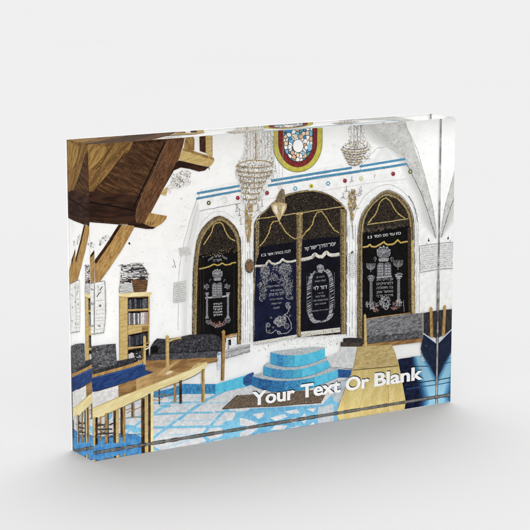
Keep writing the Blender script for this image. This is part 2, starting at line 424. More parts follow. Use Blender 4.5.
G.line(rough('66,217 93,221 118,223.3 136,223.5',.2), 1.2, POSTD)
G.poly('167.6,138 184.9,138 183,146 178.9,159.6 163,190 145.2,223.8 136,222.3 137.2,208 152,176', BEAM)
G.poly('167.6,143 188,128 194,100 170,100', BEAM)
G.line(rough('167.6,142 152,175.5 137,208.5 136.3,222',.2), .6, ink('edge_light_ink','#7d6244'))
G.line(rough('165,142 149,175 134,207',.3), 1.3, ink('crevice_ink',''))
fill(G, '168,144 183,141 178,159 163,189 146,220 138,219 139,208', 60, (BROWND,GOLDP,POSTD), (2,5), (.2,.45), 117)
G.poly('184.5,143 186,138 191,134 194.6,139 194.6,150 190,151.5 184,149', POST)
G.poly('199.2,118 205.7,118 205.8,153 199.9,151', BROWN)
G.poly('205.6,118 211.9,118 212.3,157.5 205.8,153.5', PALEW)
G.line('212,119 212.3,157', .6, POST)
G.poly('163.5,189 176,163 179,160.5 190,162.8 203,166 209,167 205,170.6 199,171.6 190,169 181,167.5 174,170.5', BROWND)
G.poly('179.5,157 183,148.8 190,149.8 198,153.2 208,156.2 213.8,158.2 214.4,161 212,164.5 209.6,166.8 200,165.4 190,163 180,160.5', PALEW)
G.poly('183,148 190,149.6 198,152.5 208,155.6 214,158 214.3,160.3 207,158.3 198,155.3 190,152.3 182.6,150.6', POST)
for x in (194,197,200.5,203,206,209): G.line([(x,166.6),(x+rnd(-.5,.5),168.4+rnd(0,1.2))],.6,BROWND)
G.poly('161,194.5 164,189.5 168,187 167.5,191 166,196', PALEW)
# lower block under the sloped beam
G.poly('149.8,212.8 158,214.5 167,216 166.4,218.5 162.3,223.4 155.5,227.4 149,226 144,223.8', GOLDW)
G.poly('128,222.8 144,224 150,226.5 156,227.2 153,229 146,229 138,227.6 128,226', BROWND)
for x in (142,145,147.5,150.5,153): G.line([(x,225),(x+.4,222.6-rnd(0,1.5))],.6,BROWND)
# diagonal brace
G.poly('66,290 86,260 94.4,251 94.6,281.5 66,320', GOLDW)
G.poly('118.8,224.6 134,225.7 134.2,228 122,250 109.6,268.5 102,279 95.7,287 94.6,262', GOLDW)
G.poly('118.8,224.6 122,225 110,244 96.5,263.5 94.9,263 94.9,260 106,245', BROWND)
G.poly('84,262 89.6,256.5 94.4,250 94.4,253.5 89,260 84,268', BROWND)
fill(G, '122,228 133,228 120,250 108,266 98,280 98,264 110,248', 50, (TAND,POST,PALEW), (2,6), (.2,.5), 122)
G.done(sheet)

# ---- posters on the left wall ---------------------------------------
G = Print('printed_wall_posters')
G.poly('78,287 94.3,283 94.3,334 78,337', PAPER); G.poly('94.9,282.5 105,281 105.6,300 104.8,318 103.6,332.6 94.9,333.6', PAPER)
for t in ('78,287 94.3,283 94.3,333','94.9,282.5 105,281 105.4,318 103.6,332.6 91,334.4 80,336'): G.line(rough(t,.15,4), .8, SKETCH)
G.line(rough('105.4,285 106,305 105.4,318 104.2,330',.3), .9, ink('poster_edge_ink','#8a8a86','#c8c8c4',1))
G.line('97,297 99,293.5 101,292', .9, INK); G.line('100,290.5 102.5,286.5',.8,INK); G.ring(99.4,291,1.6,2,.4,SKETCH); G.line('97.5,285.5 98.6,288',.6,SKETCH)
for x,y in ((92,289),(92.3,304),(99.6,305.5),(99.5,325.5),(92,326),(84,298),(84,310),(83,324)):
    blob(G, x,y,1.5,1.4,9,(INK,SKETCH),(.6,1.6),(.3,.7)); 
for y in (301,310,314,318,321,329.5): G.line(rough([(95.6,y+.3),(103.6,y-.8)],.2), .28, SKETCH)
for x, y in ((92,245),(101.2,243),(104.5,238.5)):
    blob(G, x,y,2.4,3,12,(SKETCHL,SKETCH,INK),(.8,2.4),(.2,.6))
G.ring(107,238.5,2.6,3.4,.4,SKETCHL,150,400)
G.done(sheet)

# ---- bookcase --------------------------------------------------------
G = Print('printed_bookcase')
G.poly('119.4,296 127.8,295 127.8,366 119.4,362', PALEW)
G.poly('127.6,295 149.6,294 149,362 127.6,366', TAND)
G.poly('128,326.5 142,324.6 142,336 128,336', PALEW)
def books(xa, xb, ya, yb, mats, slope=-.03, wv=(.7,1.5)):
    x = xa
    while x < xb-.4:
        w = min(rnd(*wv), xb-x); top = ya+rnd(0,1.6)+slope*(x-xa)*1; dx = rnd(-.15,.15)
        G.poly([(x,top),(x+w-.12,top+rnd(-.1,.1)),(x+w-.12+dx,yb+slope*(x-xa)),(x+dx,yb+slope*(x-xa))], random.choice(mats), y=G.fine()); x += w
K, GR, PA, RO, BR, SL = BOOKS
G.poly('128.2,298 148.6,297 148.6,308.6 128.2,309.4', BLACK); books(128.8,148.2,298.6,309.2,(K,K,GR,SL,GR))
G.poly('128.2,311.5 148.6,311 148.6,324 128.2,325', BLACK); books(128.8,148.2,312.4,324.6,(K,GR,PA,RO,PA,RO,PA,GR), wv=(1,2.2))
G.poly('128.2,335 148.6,331 148.6,345.5 128.2,347', BLACK); books(128.8,148.2,335.6,347,(K,K,SL,K,GR), slope=-.22)
G.poly('128.2,350 148.8,346.5 148.8,362 128.2,364', BLACK); books(128.6,134,352.5,361,(PA,K,PA)); books(134.5,141,350.5,360,(GR,K,K))
blob(G,138,357,4,4,30,(PAPER,GR,K),(1,3),(.4,.9))
G.poly('141.5,347 142.4,347 143,362 142,362', POST)
for a, b in ((309.4,308.4),(325.2,324.2),(347.2,345.6)): G.poly([(127.6,a),(148.8,b),(148.8,b+1.5),(127.6,a+1.6)], PALEW)
G.poly('118.8,294 133,292.4 152,292.2 151.6,294.6 148.8,296.4 127,297.4 119.2,296.8', YELW)
G.line('119,296.8 127.6,297.3 149,296.2', .5, TAND)
G.line('119.5,297 119.5,360', .5, POST); G.line('127.8,297 127.8,364', .5, TAND); G.poly('148.4,296 150,296 149.4,342 148.4,344', PALEW)
G.done(sheet)

G = Print('printed_basket_of_papers')
G.poly('131.6,279 148,279.5 147.6,285 146.4,291.6 133.6,292.4', BASK)
for y in (281.5,284,286.5,289): G.line(rough([(132.4,y),(147.2,y-.2)],.15), .35, POSTD)
G.poly('121,268 123,265 129,264.4 132,266 136,262.8 141,263.4 145,268 147.6,273 148.4,279.8 131.6,279.4 131,284 119.8,284.6 120.6,278 121.6,273', K); G.poly('122,272.6 131,271 131,276 121.6,278.2', PAPER); G.poly('123,267.4 131,266.4 131,269 122.6,270.6', PA)
for cxx, cyy, rx, ry, n in ((125,267,4.5,2.4,26),(126,273,5,3,30),(124.5,280,4,3,30),(137,266,5,2.8,40),(139,273,6,3.4,60),(134,276.5,5,2.4,34),(146,277,2,4,14)):
    for _ in range(n):
        x, y = cxx+rnd(-rx,rx), cyy+rnd(-ry,ry); l = rnd(1,3.2); s = rnd(-.25,.12)
        G.line([(x-l,y-s*l),(x+l,y+s*l)], rnd(.3,.9), random.choice((PAPER,PAPER,SKETCH,INK,K,GR,PA,BR)))
G.poly('119.6,284 132,283 133.6,291.8 119,293.6', PAPER)
for i in range(9):
    y = 284.5+i; G.line(rough([(119.4,y+.4),(133,y-.3)],.35,2), .4, random.choice((INK,SKETCH,GR)))
G.line('121,286 119,288.5 119.4,293',.5,INK)
G.done(sheet)

G = Print('printed_wall_plaques')
G.poly('174,283 186,280.4 186,300.6 173.6,302.6', ink('plaque_grey_ink','#dcdcda','#c8c8c6',2))
G.line(rough('174,283 186,280.4 186,300.6 173.6,302.6 174,283',.2), .35, SKETCHL)
for i in range(8): words(G,(175.2+rnd(0,.6),285.9+i*2.25),(185-rnd(0,.8),284+i*2.25),1.15,SKETCH,random.choice(('ברוך אתה יי','לזכר נשמת','שויתי לנגדי','בית כנסת זה')))
G.poly('178.4,248 190,247 191,254 180,255.4', ink('plaque_grey_ink',''))
for i in range(2): words(G,(180,252+i*2.2-.8),(190,251+i*2.2-.8),1.1,SKETCHL,'לזכר נשמת')
# plaque on the pilaster between the arks
for i in range(12): words(G,(347.6+rnd(0,.8),255+i*1.98),(356.4-rnd(0,.9),254.2+i*1.98),1.35,INK if i%3 else SKETCH,random.choice(('ברוך אתה','לזכר נשמת','כתר תורה','יהי רצון')))
G.line('351,253.6 352.4,251 353.4,252 352,253.2',.9,INK); G.line(rough('347,254.5 347.2,278 357.4,277 357.2,254',.2),.4,SKETCHL)
# plaque by the right wall
G.poly('419.4,246.2 438,243.6 446,243 446,269 438,269.6 420.2,272.4', ink('plaque_pale_ink','#ececeb','#dcdcda',2.4))
G.line(rough('446,243 438,243.6 419.4,246.2 420.2,272.4 438,269.6 446,269',.25), .55, SKETCH)
for i in range(11): words(G,(420.8+rnd(0,.8),249+i*2.08),(439.5-rnd(0,.6),246.4+i*2.08),1.25,SKETCH if i%2 else INK,random.choice(('ברוך אתה יי אלהינו','לזכר נשמת הרב זצל','מלך העולם אשר קדשנו','יהי רצון מלפניך יי')))
G.done(sheet)

# ---- arks ------------------------------------------------------------
def swag(G, t, w=1.0):
    G.line(rough(t,.3,3), w, GILT); G.line(rough(t,.5,3), .4, FRINGEG)
def fringe(G, t, w, m, m2):
    pts = rough(t, .15, 2.2); G.line(pts, w, m)
    for q in pts:
        G.line([(q[0],q[1]-w*.3),(q[0]+.2,q[1]+w*.75)], .35, m2)
def crown(G, x, y, r, m, m2):
    G.ring(x,y-.1*r,.95*r,.8*r,.5,m); G.ell(x,y,.9*r,.72*r,m2,14,small=True)
    for a in range(-160,-10,25): G.line([(x,y),(x+r*1.05*math.cos(math.radians(a)),y+1.0*r*math.sin(math.radians(a)))],.4,m)
    for a in range(-150,-20,30): G.ell(x+r*1.0*math.cos(math.radians(a)),y+1.0*r*math.sin(math.radians(a)),.13*r,.13*r,m,6,small=True)
    for a in range(0,360,40): G.line([(x+.3*r*math.cos(a),y+.3*r*math.sin(a)),(x+.75*r*math.cos(a+.6),y+.6*r*math.sin(a+.6))],.4,random.choice((m,BLACK)))
    G.poly([(x-.75*r,y+.75*r),(x+.75*r,y+.7*r),(x+.62*r,y+1.12*r),(x-.62*r,y+1.16*r)], m, y=G.fine())
    for k in range(5): G.ell(x-.5*r+k*.25*r, y+.93*r, .07*r,.09*r, BLACK, 6, small=True)
def pillar(G, x, ya, yb, w, m, m2):
    G.poly([(x-w*.35,ya),(x+w*.35,ya),(x+w*.4,yb),(x-w*.4,yb)], m2, y=G.fine())
    y = ya
    while y < yb:
        G.line([(x-w*.32,y+.5),(x+w*.32,y-.3)], .3, m); y += 1.15
    for yy, ww in ((ya,.75),(ya+1.6,.6),(yb,.75),(yb-1.6,.55)): G.line([(x-w*ww,yy+.1),(x+w*ww,yy-.1)], .8, m)
def menorah(G, x, y, r, m):
    for k in (.35,.7,1.0): G.ring(x,y,r*k,r*.85*k+.3,.42,m,0,180,8)
    G.line([(x,y-r*.5),(x,y+r*1.5)],.5,m)
    for k in (-1,-.7,-.35,0,.35,.7,1): G.line([(x+k*r,y-.3),(x+k*r,y-r*.55)],.4,m)
def scroll(G, pts, m, w=.5, leaf=1.4, n=3):
    pts = P(pts); G.line(pts, w, m)
    for a, b in zip(pts, pts[1:]):
        for k in range(n):
            q = lerp(a,b,(k+.5)/n); t = rnd(0,6.28); G.line([q,(q[0]+leaf*math.cos(t),q[1]+leaf*math.sin(t))], .45, m, w2=.15)

# left ark ----
G = Print('printed_left_ark', 'printed black curtained ark with pointed gilt arch, left of the row')
O1 = '192.4,337 192.8,300 193.4,270 196.4,243 200,232.5 206,224 213,218.4 219.7,216 226,218.3 233,224.2 238,232 240.6,242 241.4,265 241,344 236.5,344'
G.poly(sm(O1,True), GOLD); G.poly(sm('196.4,336 197.4,285 198,268 200.4,246 204,236 209,229 215,223 219.8,220.8 225,222.6 230.5,228 235,236 237,245 237.8,265 237.4,344',True), ink('door_shade_ink','#1a1410','#2a221a',2))
G.poly(sm('198,266 200.4,246 204,236 209,229 215,223 219.8,220.8 225,222.6 230.5,228 235,236 237,245 237.6,250 199,257.4',True), LUN)
G.poly('199.5,255.5 237.2,247.5 237.6,270 237.6,341 200,337 198.8,300', BLACK)
fill(G, '199,254 238,247 238,252 199,258', 60, (SILVD,GILT), (.4,1.2), (.2,.4))
swag(G, '203.5,245 208,238 211.8,232 213,227 215.5,223.8 219.7,222.3 222.8,224.5 225,230 229,237 235,241')
G.line(rough('193.2,300 193.9,270 197,243.5 200.7,233 206.6,224.8 213.4,219.2 219.7,216.9 225.7,219.2 232.4,225 237.3,232.5 239.8,242.5 240.5,265 240.2,342',.25), .5, POSTD)
G.line(rough('195.6,334 196.6,285 197,268 199.4,245.6 203,235.4 208,228 214.4,222 219.8,219.8 225.5,221.6 231.5,227 236.2,235.2 238.2,245 239,265 238.6,342',.25), .5, GILT)
for i, (q, b, h) in enumerate((((208,261.6),(213.2,258.2),2.6),((214.2,257.6),(221,257),2.6),((222,257.2),(227.2,260.4),2.6),((213,262),(221.6,261),2.8))):
    words(G, q, b, h, SILV, ('תפארת','ישראל','לשנה','תורה')[i], .02)
fringe(G, '199.2,268.9 204,268 209.8,266.2 212,265 214.4,264.2 218,265.2 222.4,263 225,264.6 229.6,264.4 232,263 235.8,262.4', 1.2, FRINGEG, GILT)
crown(G, 217.4, 274.6, 5.2, SILV, SILVD)
for x in (210.2,224.6): G.line(rough([(x-1,282),(x,279.5),(x+1,280)],.3), .6, SILVD)
G.poly('212,285.5 212.6,283.4 214.4,282.6 216.4,283.6 217,284 218.6,282.8 220.6,282.2 222,283.8 222.3,297 212,298', SILVD, y=G.fine())
for y in (286,288.3,290.6,292.9,295.2):
    for x in (213,215,217.6,219.8): G.line([(x,y),(x+1.4,y-.1)], .8, SILV)
for x in (206.5,227.3):
    menorah(G, x, 286, 2.6, SILVD); blob(G,x,287,2.6,3,16,(SILVD,SILV),(.6,1.8),(.3,.6))
G.line(rough('205,298 212,297.4 222,296.6 229,295.8',.2), 1.6, SILV)
for x in (207,228): pillar(G, x, 293, 318, 2.6, SILV, SILVD)
G.ring(217.6,318,9.4,8.6,1.2,SILVD,20,160,12); G.ring(217.6,318,7.6,6.6,.8,REDD,15,165,12)
blob(G,217.6,324.6,8,2.8,46,(SILVD,REDD,REDD,SILV),(.8,2.4),(.4,.8)); blob(G,208.5,322,3,3,24,(SILV,SILVD),(.6,2),(.3,.6)); blob(G,227.5,320,3,3,24,(SILV,SILVD),(.6,2),(.3,.6))
for i, t in enumerate(('לעילוי','נשמת','זצל','תנצבה','אמן')): words(G,(213.4,305+i*2.7),(222.2,304.4+i*2.7),1.8,LETW,t,.01)
for x in (200.5,203.6,234): G.line(rough([(x,258),(x-.2,332)],.1,6), .4, ink('door_line_ink','#3a3128'))
G.poly('226.8,337 236.8,334.6 236.8,344 232,346 226.8,346', PAPER); G.line('228,338 236.6,336.2',1,POST); G.poly('228,345.6 228,340 231,339.4 231,345', BLACK)
G.done(sheet)

# double ark ----
G = Print('printed_double_ark', 'printed wide round-arched ark with a navy curtain and a black curtain')
G.poly(sm('255,338 254.6,225 258.6,217.4 266,210.6 275,201.8 285,196.2 298,192.4 312,190.9 326.5,194.2 337,200.6 344.4,207.6 346.2,215 346,334 256,340',True), LUN)
G.line(rough('254.8,228 258.4,218 266,210.6 275,201.8 285,196.2 298,192.4 312,190.9 326.5,194.2 337,200.6 344.4,207.6 346,214',.35), .8, GILT)
fill(G, '258,221 266,212 285,198 312,193 327,196 343,208 339,237 300,240 258,247', 420, (ink('lattice_tan_ink','#8c7b60'),ink('lattice_grey_ink','#5a5148'),BLACK,BLACK), (.5,1.6), (.2,.45))
G.line(rough('258,219 278,216 297.8,213.2 315,210.8 330,208.4 344,206.4',.25), 1.0, GILT)
G.poly('255.5,222 259.4,221 258.6,262 256.4,300 256.2,340 253.2,341.4 253.6,300 255.4,262', GOLD)
G.poly('340.3,209 346.2,210 346,300 345.4,333.4 341.2,334 340.6,300', GOLD)
G.line(rough('341,212 341.4,300 341.8,333',.2,5),.5,POSTD); G.line(rough('344.6,212 344.6,332',.25,4),.7,GILT)
swag(G, '260,246 263.5,242 268.8,233 270.6,226 273,221.4 278.7,220.6 282,226 286,232 290,236 296,239')
swag(G, '301.3,237.6 306,232 311.9,225.5 314,218 317.2,212.8 321.8,211.4 326,217 330.4,224.4 334,229.6 339,233')
G.poly('260.8,247.4 268,245.4 280,243.8 296.4,241.6 297,300 297.2,335 253.6,342 254.6,300 256,262', NAVY)
G.poly('260.8,247.4 268,245.4 280,243.8 296.4,241.6 296.6,261 282,260.6 268,261.4 256,265.6', NAVYB)
G.poly('302,240.2 320,238 339.4,236.4 340.4,329.6 320,332 301,334.4 301.2,300', NAVYB)
G.poly('254,341.8 297.2,334.4 297.2,337 254.4,344.6', FRINGEW); G.poly('300.8,331.8 320,329.8 340,327.4 340.4,332 320,334.4 300.8,337', FRINGEW)
fill(G, '255,343 297,336 297,338 255,345', 40, (SKETCH,SKETCHL),(.4,1),(.3,.5),80); fill(G, '301,332.5 340,328 340,331.5 301,336', 60, (SKETCH,SKETCHL,SKETCH),(.6,1.6),(.3,.6),80)
for i, (a, b) in enumerate(((261.4,266.2),(267.2,273.2),(274.6,283.2),(284.6,290.6))): words(G,(a,256.6-(a-261)*.145),(b,256.6-(b-261)*.145),2.9,LETW,('בו','אשר','בטחה','לבה')[i],.01)
fringe(G, '254.8,266.2 260,265.8 265.5,265.4 267.4,262.4 268.8,260.4 271.4,263 275,263.8 279.3,262.4 281.4,260.4 282.6,259 285,261 290,261.6 296,260.4', 2.0, FRINGEW, ink('fringe_tan_ink','#a89c80'))
fringe(G, '301,259.6 306,258.8 312,257 314,254.8 315.4,254 318,256.2 322.5,256.6 324.6,253.6 326.6,252 329,254.4 334,255 339.4,254', 3.2, FRINGEW, ink('fringe_grey_ink','#8e8c86'))
words(G, (304.2,250.6), (309,250), 3.6, LETW, 'קדר', .01); words(G, (309.8,249.6), (335.6,245.4), 4.0, LETW, 'יוסר־הדרך־ישור', .01)
# navy curtain embroidery
for x, y, rx, ry, n in ((265,272,5,7,110),(285,270,6.4,7,130),(275,268,2.6,3,24),(263,288,4,9,70),(288,286,3.6,10,80),(271,279,3,3,22),(279,280,3,3,22)):
    blob(G, x, y, rx, ry, n, (SILV,SILVD,SILVD), (.7,2.2), (.25,.55))
for x, y, r in ((266,270,3.4),(284,268,3.8),(262.4,298,3),(289,296,3),(288,305,2.4)): G.ring(x,y,r,r*1.1,.5,SILV,rnd(0,90),rnd(280,350),10); G.ring(x,y,r*.5,r*.6,.4,SILVD,0,300,8)
for i, t in enumerate(('לזכר נשמת האשה','הצנועה מרת','רחל בת יצחק','נדבת בניה','לעילוי נשמתה','תנצבה')):
    wd = (7.6,6,7.4,6.6,5,3)[i]; words(G,(276.4-wd,286.6+i*4.4+wd*.1),(276.4+wd,286.6+i*4.4-wd*.1),(2,2,3,1.8,1.8,2)[i],SILV,t,.005)
for _ in range(60):
    x, y = random.choice(((rnd(258.5,270),rnd(266,298)),(rnd(281,293),rnd(264,300)),(rnd(266,286),rnd(267,281))))
    r = rnd(.7,1.9); a = rnd(0,360); G.ring(x,y,r,r*1.1,rnd(.3,.5),random.choice((SILV,SILVD,SILVD)),a,a+rnd(150,330),7)
blob(G,264,284,4.6,16,90,(SILVD,SILV,SILVD),(.6,1.8),(.25,.5)); blob(G,288,282,5,17,110,(SILVD,SILV,SILVD),(.6,1.8),(.25,.5))
scroll(G, '288,303 290,308 287,313 284,315', SILV, .5, 2, 3); scroll(G, '284,315 288,317 291,323 291.4,329 287,333 281,333.6 276,330 271.6,333.4 267,332.4 266,327 268,323.6', SILV, .55, 1.3, 3)
for x, y, r in ((280,320,3.6),(276,322,2.6),(283.6,318.6,2.6),(279,325,2.2)): G.ell(x,y,r,r*.8,SILVD,10,small=True); G.ring(x,y,r*.9,r*.8,.5,SILV)
for x, y, r in ((268,325,2),(286.6,326,2.4),(279,332.6,1.6),(288.4,307,2)): G.ring(x,y,r,r,.5,SILV); G.ring(x,y,r*.4,r*.4,.5,SILVD)
for i in range(7):
    a = 2*math.pi*i/7; x, y = 280.4+3.6*math.cos(a), 321+3.2*math.sin(a)
    G.ell(x,y,2,1.8,SILVD,10,small=True); G.ring(x,y,2.1,1.9,.45,SILV)
    for k in (-.25,0,.25): G.line([(280.4+1.2*math.cos(a+k),321+1.2*math.sin(a+k)),(280.4+4.6*math.cos(a+k),321+4.2*math.sin(a+k))],.25,NAVY)
G.ell(280.4,321,1.5,1.4,SILV,10,small=True)
for x, y, a in ((272,318,200),(289,316,-20),(274,327,150),(286,328,30),(270,330,120)):
    for k in (-35,0,35): G.line([(x,y),(x+2.6*math.cos(math.radians(a+k)),y+2.2*math.sin(math.radians(a+k)))],.9,SILVD,w2=.2)
# black curtain wreath
N = 74
for i in range(N):
    a = 2*math.pi*i/N; k = .34
    X = 320.4+(11.6)*(abs(math.cos(a))**.55)*(1 if math.cos(a)>0 else -1); Y = 296+25.6*(abs(math.sin(a))**.8)*(1 if math.sin(a)>0 else -1)-(X-320)*.12
    if Y < 276 and abs(X-320) < 6: continue
    G.line([(X-1.9,Y+1.0),(X+1.9,Y-1.2)], .95, SILV if i%3 else SILVD)
G.line(rough('306.8,276 306.9,312',.15,4),.4,SILVD); G.line(rough('334.4,272 334.6,308',.15,4),.4,SILVD); G.line(rough('311.8,278 311.8,312',.15,4),.4,SILVD); G.line(rough('329.2,275 329.4,310',.15,4),.4,SILVD)
for i in range(22):
    a = math.radians(25+130*i/21); X, Y = 320.6+12.6*math.cos(a), 309+12.2*math.sin(a)
    for k in (-1,1): G.line([(X,Y),(X+2.2*math.cos(a+k*.9),Y+2.2*math.sin(a+k*.9))], .8, SILV, w2=.2)
for i in range(150):
    a = rnd(0,2*math.pi); X = 320.4+11.8*(abs(math.cos(a))**.55)*(1 if math.cos(a)>0 else -1)+rnd(-1.8,1.8); Y = 296+25.8*(abs(math.sin(a))**.8)*(1 if math.sin(a)>0 else -1)-(X-320)*.12+rnd(-1.5,1.5)
    if Y < 274 and abs(X-320) < 6: continue
    t = rnd(0,3.14); l = rnd(.4,1.1); G.line([(X-l*math.cos(t),Y-l*math.sin(t)),(X+l*math.cos(t),Y+l*math.sin(t))], rnd(.25,.5), random.choice((SILV,SILVD,BLACK)))
crown(G, 320.2, 268, 3.4, SILV, SILVD); blob(G,320,270.5,6.4,2.4,40,(SILV,SILVD),(.7,2),(.3,.6))
for i,(t,wd,h,y) in enumerate((('לזכרון',4,1.6,277.6),('לעילוי נשמת',5.4,1.7,281.6),('דוד לוי',6.6,4,289.4),('בן יוסף',3,1.4,293.6),('נפטר ביום',4.6,1.9,297),('ונדבת המשפחה היקרה',7.4,1.7,300.8),('תנצבה אמן',5.6,1.5,304.4),('נתרם על ידי משפחתו',8,1.3,310.8))):
    words(G,(320.4-wd,y+wd*.12),(320.4+wd,y-wd*.12),h,LETW if i==2 else SILV,t,.012 if i==2 else .005)
# centre column
G.poly('296.4,213 302.4,212.4 302.6,230 301.2,262 300.8,300 300.6,336 296.6,336.6 296.4,300 296.2,262 296.6,232', GOLD)
G.line(rough('297.3,214 297,262 297.2,335',.15,4),.5,POSTD); G.line(rough('300.2,214 299.8,262 299.6,335',.2,3),.7,GILT)
G.ell(299.4,238.5,3.4,1.8,GOLD,12); G.ell(299.4,213.6,3.8,1.4,GILT,12); G.line('296,238 303,237',.6,GILT)
G.done(sheet)

# right ark ----
G = Print('printed_right_ark', 'printed black curtained ark with pointed gilt arch, right of the row')
G.poly(sm('357.8,338 357.6,300 358.2,240 359.8,224 362.8,214 368.5,205.3 376,197.2 386,190.9 396,193.2 404,199.6 409.5,207.6 412.8,218 414,240 414.6,313 411,314 364,319 364,338',True), GOLD)
G.poly(sm('362.3,338 362.3,300 362.5,240 363.5,225 366,216 371,208 378,200.5 386,196 394.5,198.5 401,204 406,211 408.8,219 410.8,240 411,313.6 366,318.6 366,338',True), BLACK)
G.poly(sm('363.2,229 363.8,225 366.4,216.4 371.4,208.6 378.4,201 386,196.6 394.3,199 400.7,204.5 405.6,211.5 408.6,219.5 409.2,226 386,229 363.2,233',True), LUN)
G.line(rough('359.6,300 360,240 361.4,225 364.2,215 369.8,206.6 377,198.8 386,193.2 395.4,195.5 402.8,201.4 408,209 411.2,218.6 412.4,240 413,312',.2), .55, POSTD)
G.line(rough('361.6,318 361.6,300 361.8,240 362.8,225 365.2,215.6 370.4,207.4 377.6,199.6 386,194.8 394.9,197 401.8,202.8 407,210 410,218.8 411.2,240 411.6,312',.2), .55, GILT)
G.poly('407.6,228 411,227 411.6,313 408.4,313.4', ink('brown_jamb_ink','#4a3a2a','#2c2218',1.5)); G.poly('411.4,240 414,240 414.4,312.6 412,313', GILT)
G.line(rough('367,224.6 388,221.6 408.8,218.6',.2), .9, GILT)
swag(G, '368.2,223 372,218.4 376.1,213 378.4,206 380.8,201 386,197.6 388.8,200 391.6,203.6 396,211 400,215 405,218')
fill(G, '363,229 409,223 409,227 363,234', 90, (SILVD,GILT,SILVD), (.4,1), (.2,.4))
for i, (a, b) in enumerate(((367.8,371.8),(374,381.2),(382.8,388),(389.4,394.8),(396.2,400.8))): words(G,(a,238.6-(a-368)*.13),(b,238.6-(b-368)*.13),3.0,LETW,('נו','חסד','סס','עד','סו')[i],.015)
fringe(G, '362.4,247 367,246.4 370,244.4 371.4,246.4 375,246.6 380,244.4 384,241.6 386,244 391,244.4 395,242.6 397.6,239.6 400.4,242.6 407.4,241.4', 1.5, FRINGEG, GILT)
crown(G, 383.6, 253.4, 7, SILV, SILVD)
for x, k in ((375,1),(391.8,-1)): G.line(rough([(x,262),(x+k*.8,259),(x-k*.6,257)],.3), .7, SILVD); G.ring(x,258.6,1.4,1.6,.45,SILVD)
G.poly('377,277 377,265.6 378.4,263.2 380.6,262.4 383.4,263.2 384,264 385.6,262.6 388.4,262 390.4,263.4 391,265 391.4,276', SILVD, y=G.fine())
for y in (266,268.6,271.2,273.8):
    for x in (378.2,381,385,388): G.line([(x,y),(x+2,y-.1)], 1, SILV)
G.line('383.9,263 383.9,277', .6, BLACK); G.line('376.6,277.6 391.8,276.4', 1.3, SILV)
menorah(G, 370.8, 265.6, 4.2, SILV); menorah(G, 398, 262.6, 4.6, SILV)
blob(G,370.8,267,3.6,2.4,30,(SILVD,),(.6,1.6),(.3,.5)); blob(G,398,264,3.8,2.6,30,(SILVD,),(.6,1.6),(.3,.5))
for x, a in ((371,276),(398.6,273.6)):
    pillar(G, x, a+3, a+28, 3.8, SILV, SILVD); blob(G,x,a+1.6,3.6,2.8,46,(SILV,SILVD),(.8,1.9),(.35,.6)); blob(G,x,a+28,2.6,1.2,16,(SILV,),(.6,1.4),(.3,.6))
for i, t in enumerate(('עץ חיים היא','למחזיקים','בה ותומכיה','מאושר אמן','דרכיה דרכי')):
    words(G,(376.6,281+i*4.1),(393,280+i*4.1),2.7,SILV,t,.02)
for x, y, rx, ry, n, mm in ((373.4,306,4.8,4,60,(SILV,SILVD,REDD)),(397.6,303.6,4.8,4,60,(SILV,SILVD,REDD)),(384.8,302,5.6,6,110,(SILV,SILVD)),(376,310.4,3,1.4,26,(REDD,)),(394,308.4,3.2,1.4,26,(REDD,)),(366.8,304,1.6,4,18,(SILV,SILVD))):
    blob(G,x,y,rx,ry,n,mm,(.8,2.4),(.3,.65))
G.ell(386,303.6,2.2,4.2,BLACK,12,small=True); G.ring(386,304.6,2.8,5,.7,SILV)
G.done(sheet)

G = Print('printed_arch_outlines')
for t in (O1, '254.4,338 254.2,225 258,217 266,209.8 275,201 285,195.4 298,191.8 312,190.2 326.5,193.5 337,200 345,207.4 346.8,215 346.6,334',
          '357.3,338 357.2,300 357.6,240 359.2,224 362.2,213.6 368,204.8 375.8,196.6 386,190.3 396.4,192.6 404.4,199 410,207.2 413.3,218 414.6,240 415,313',
          '362.3,318 362.3,300 362.5,240 363.5,225 366,216 371,208 378,200.5 386,196 394.5,198.5 401,204 406,211 408.8,219'):
    for k in range(2):
        p_ = rough(t, .28, 2.2); i = 0
        while i < len(p_)-3:
            j = min(len(p_)-1, i+random.randint(2,9)); G.line(p_[i:j+1], rnd(.25,.6), random.choice((INK,POSTD,SKETCH))); i = j+random.randint(0,3)
for t in ('253,345 300,338 340,334','425,345 444,344','404,300 404,312'):
    G.line(rough(t,.6,3), .3, SKETCHL)
G.done(sheet)

G = Print('printed_pilaster_knob')
G.ell(249.4,266,4.4,7,ink('knob_brown_ink','#7a6246','#4e3e2c',1.4,'#b49a70',size3=1,t3=.6),20); G.ell(249,266.4,1.9,3.4,ink('knob_core_ink','#9a6c44','#7a4e30',1.4),12)
G.ring(249.4,266,4.4,7,.6,SKETCH); G.done(sheet)

# ---- chandeliers and lamp -------------------------------------------
G = Print('printed_large_chandelier', 'printed big crystal chandelier left of the round window')
sh = '246.6,112 273,112 272.6,146 273.6,158 274,166 272.6,172 268,178 263.6,186 262,196 258,202 256.4,206 244.6,206 243,199 241,190 238.4,181 235.6,172 236.4,165 240.4,159.6 244.4,150 246.2,136'
G.poly(rough(sh,1.0,1.6), LACE)
blob(G,240,172,5,12,60,(CRYM,CRYD,SKETCHL),(.6,2),(.25,.5)); blob(G,271,170,5,14,60,(CRYM,CRYD,SKETCHL),(.6,2),(.25,.5)); blob(G,245,190,7,14,70,(CRYM,CRYG,SKETCHL),(.6,2),(.25,.5)); blob(G,262,184,6,16,80,(CRYM,CRYG,SKETCHL),(.6,2),(.25,.5)); blob(G,246,138,3,22,60,(CRYM,SKETCHL),(.8,2.6),(.25,.5),88); blob(G,272,138,4,24,70,(CRYM,SKETCHL),(.8,2.6),(.25,.5),88)
fill(G, sh, 430, (CRYD,CRYM,CRYM,CRYW,CRYG), (.8,3), (.22,.5), 88)
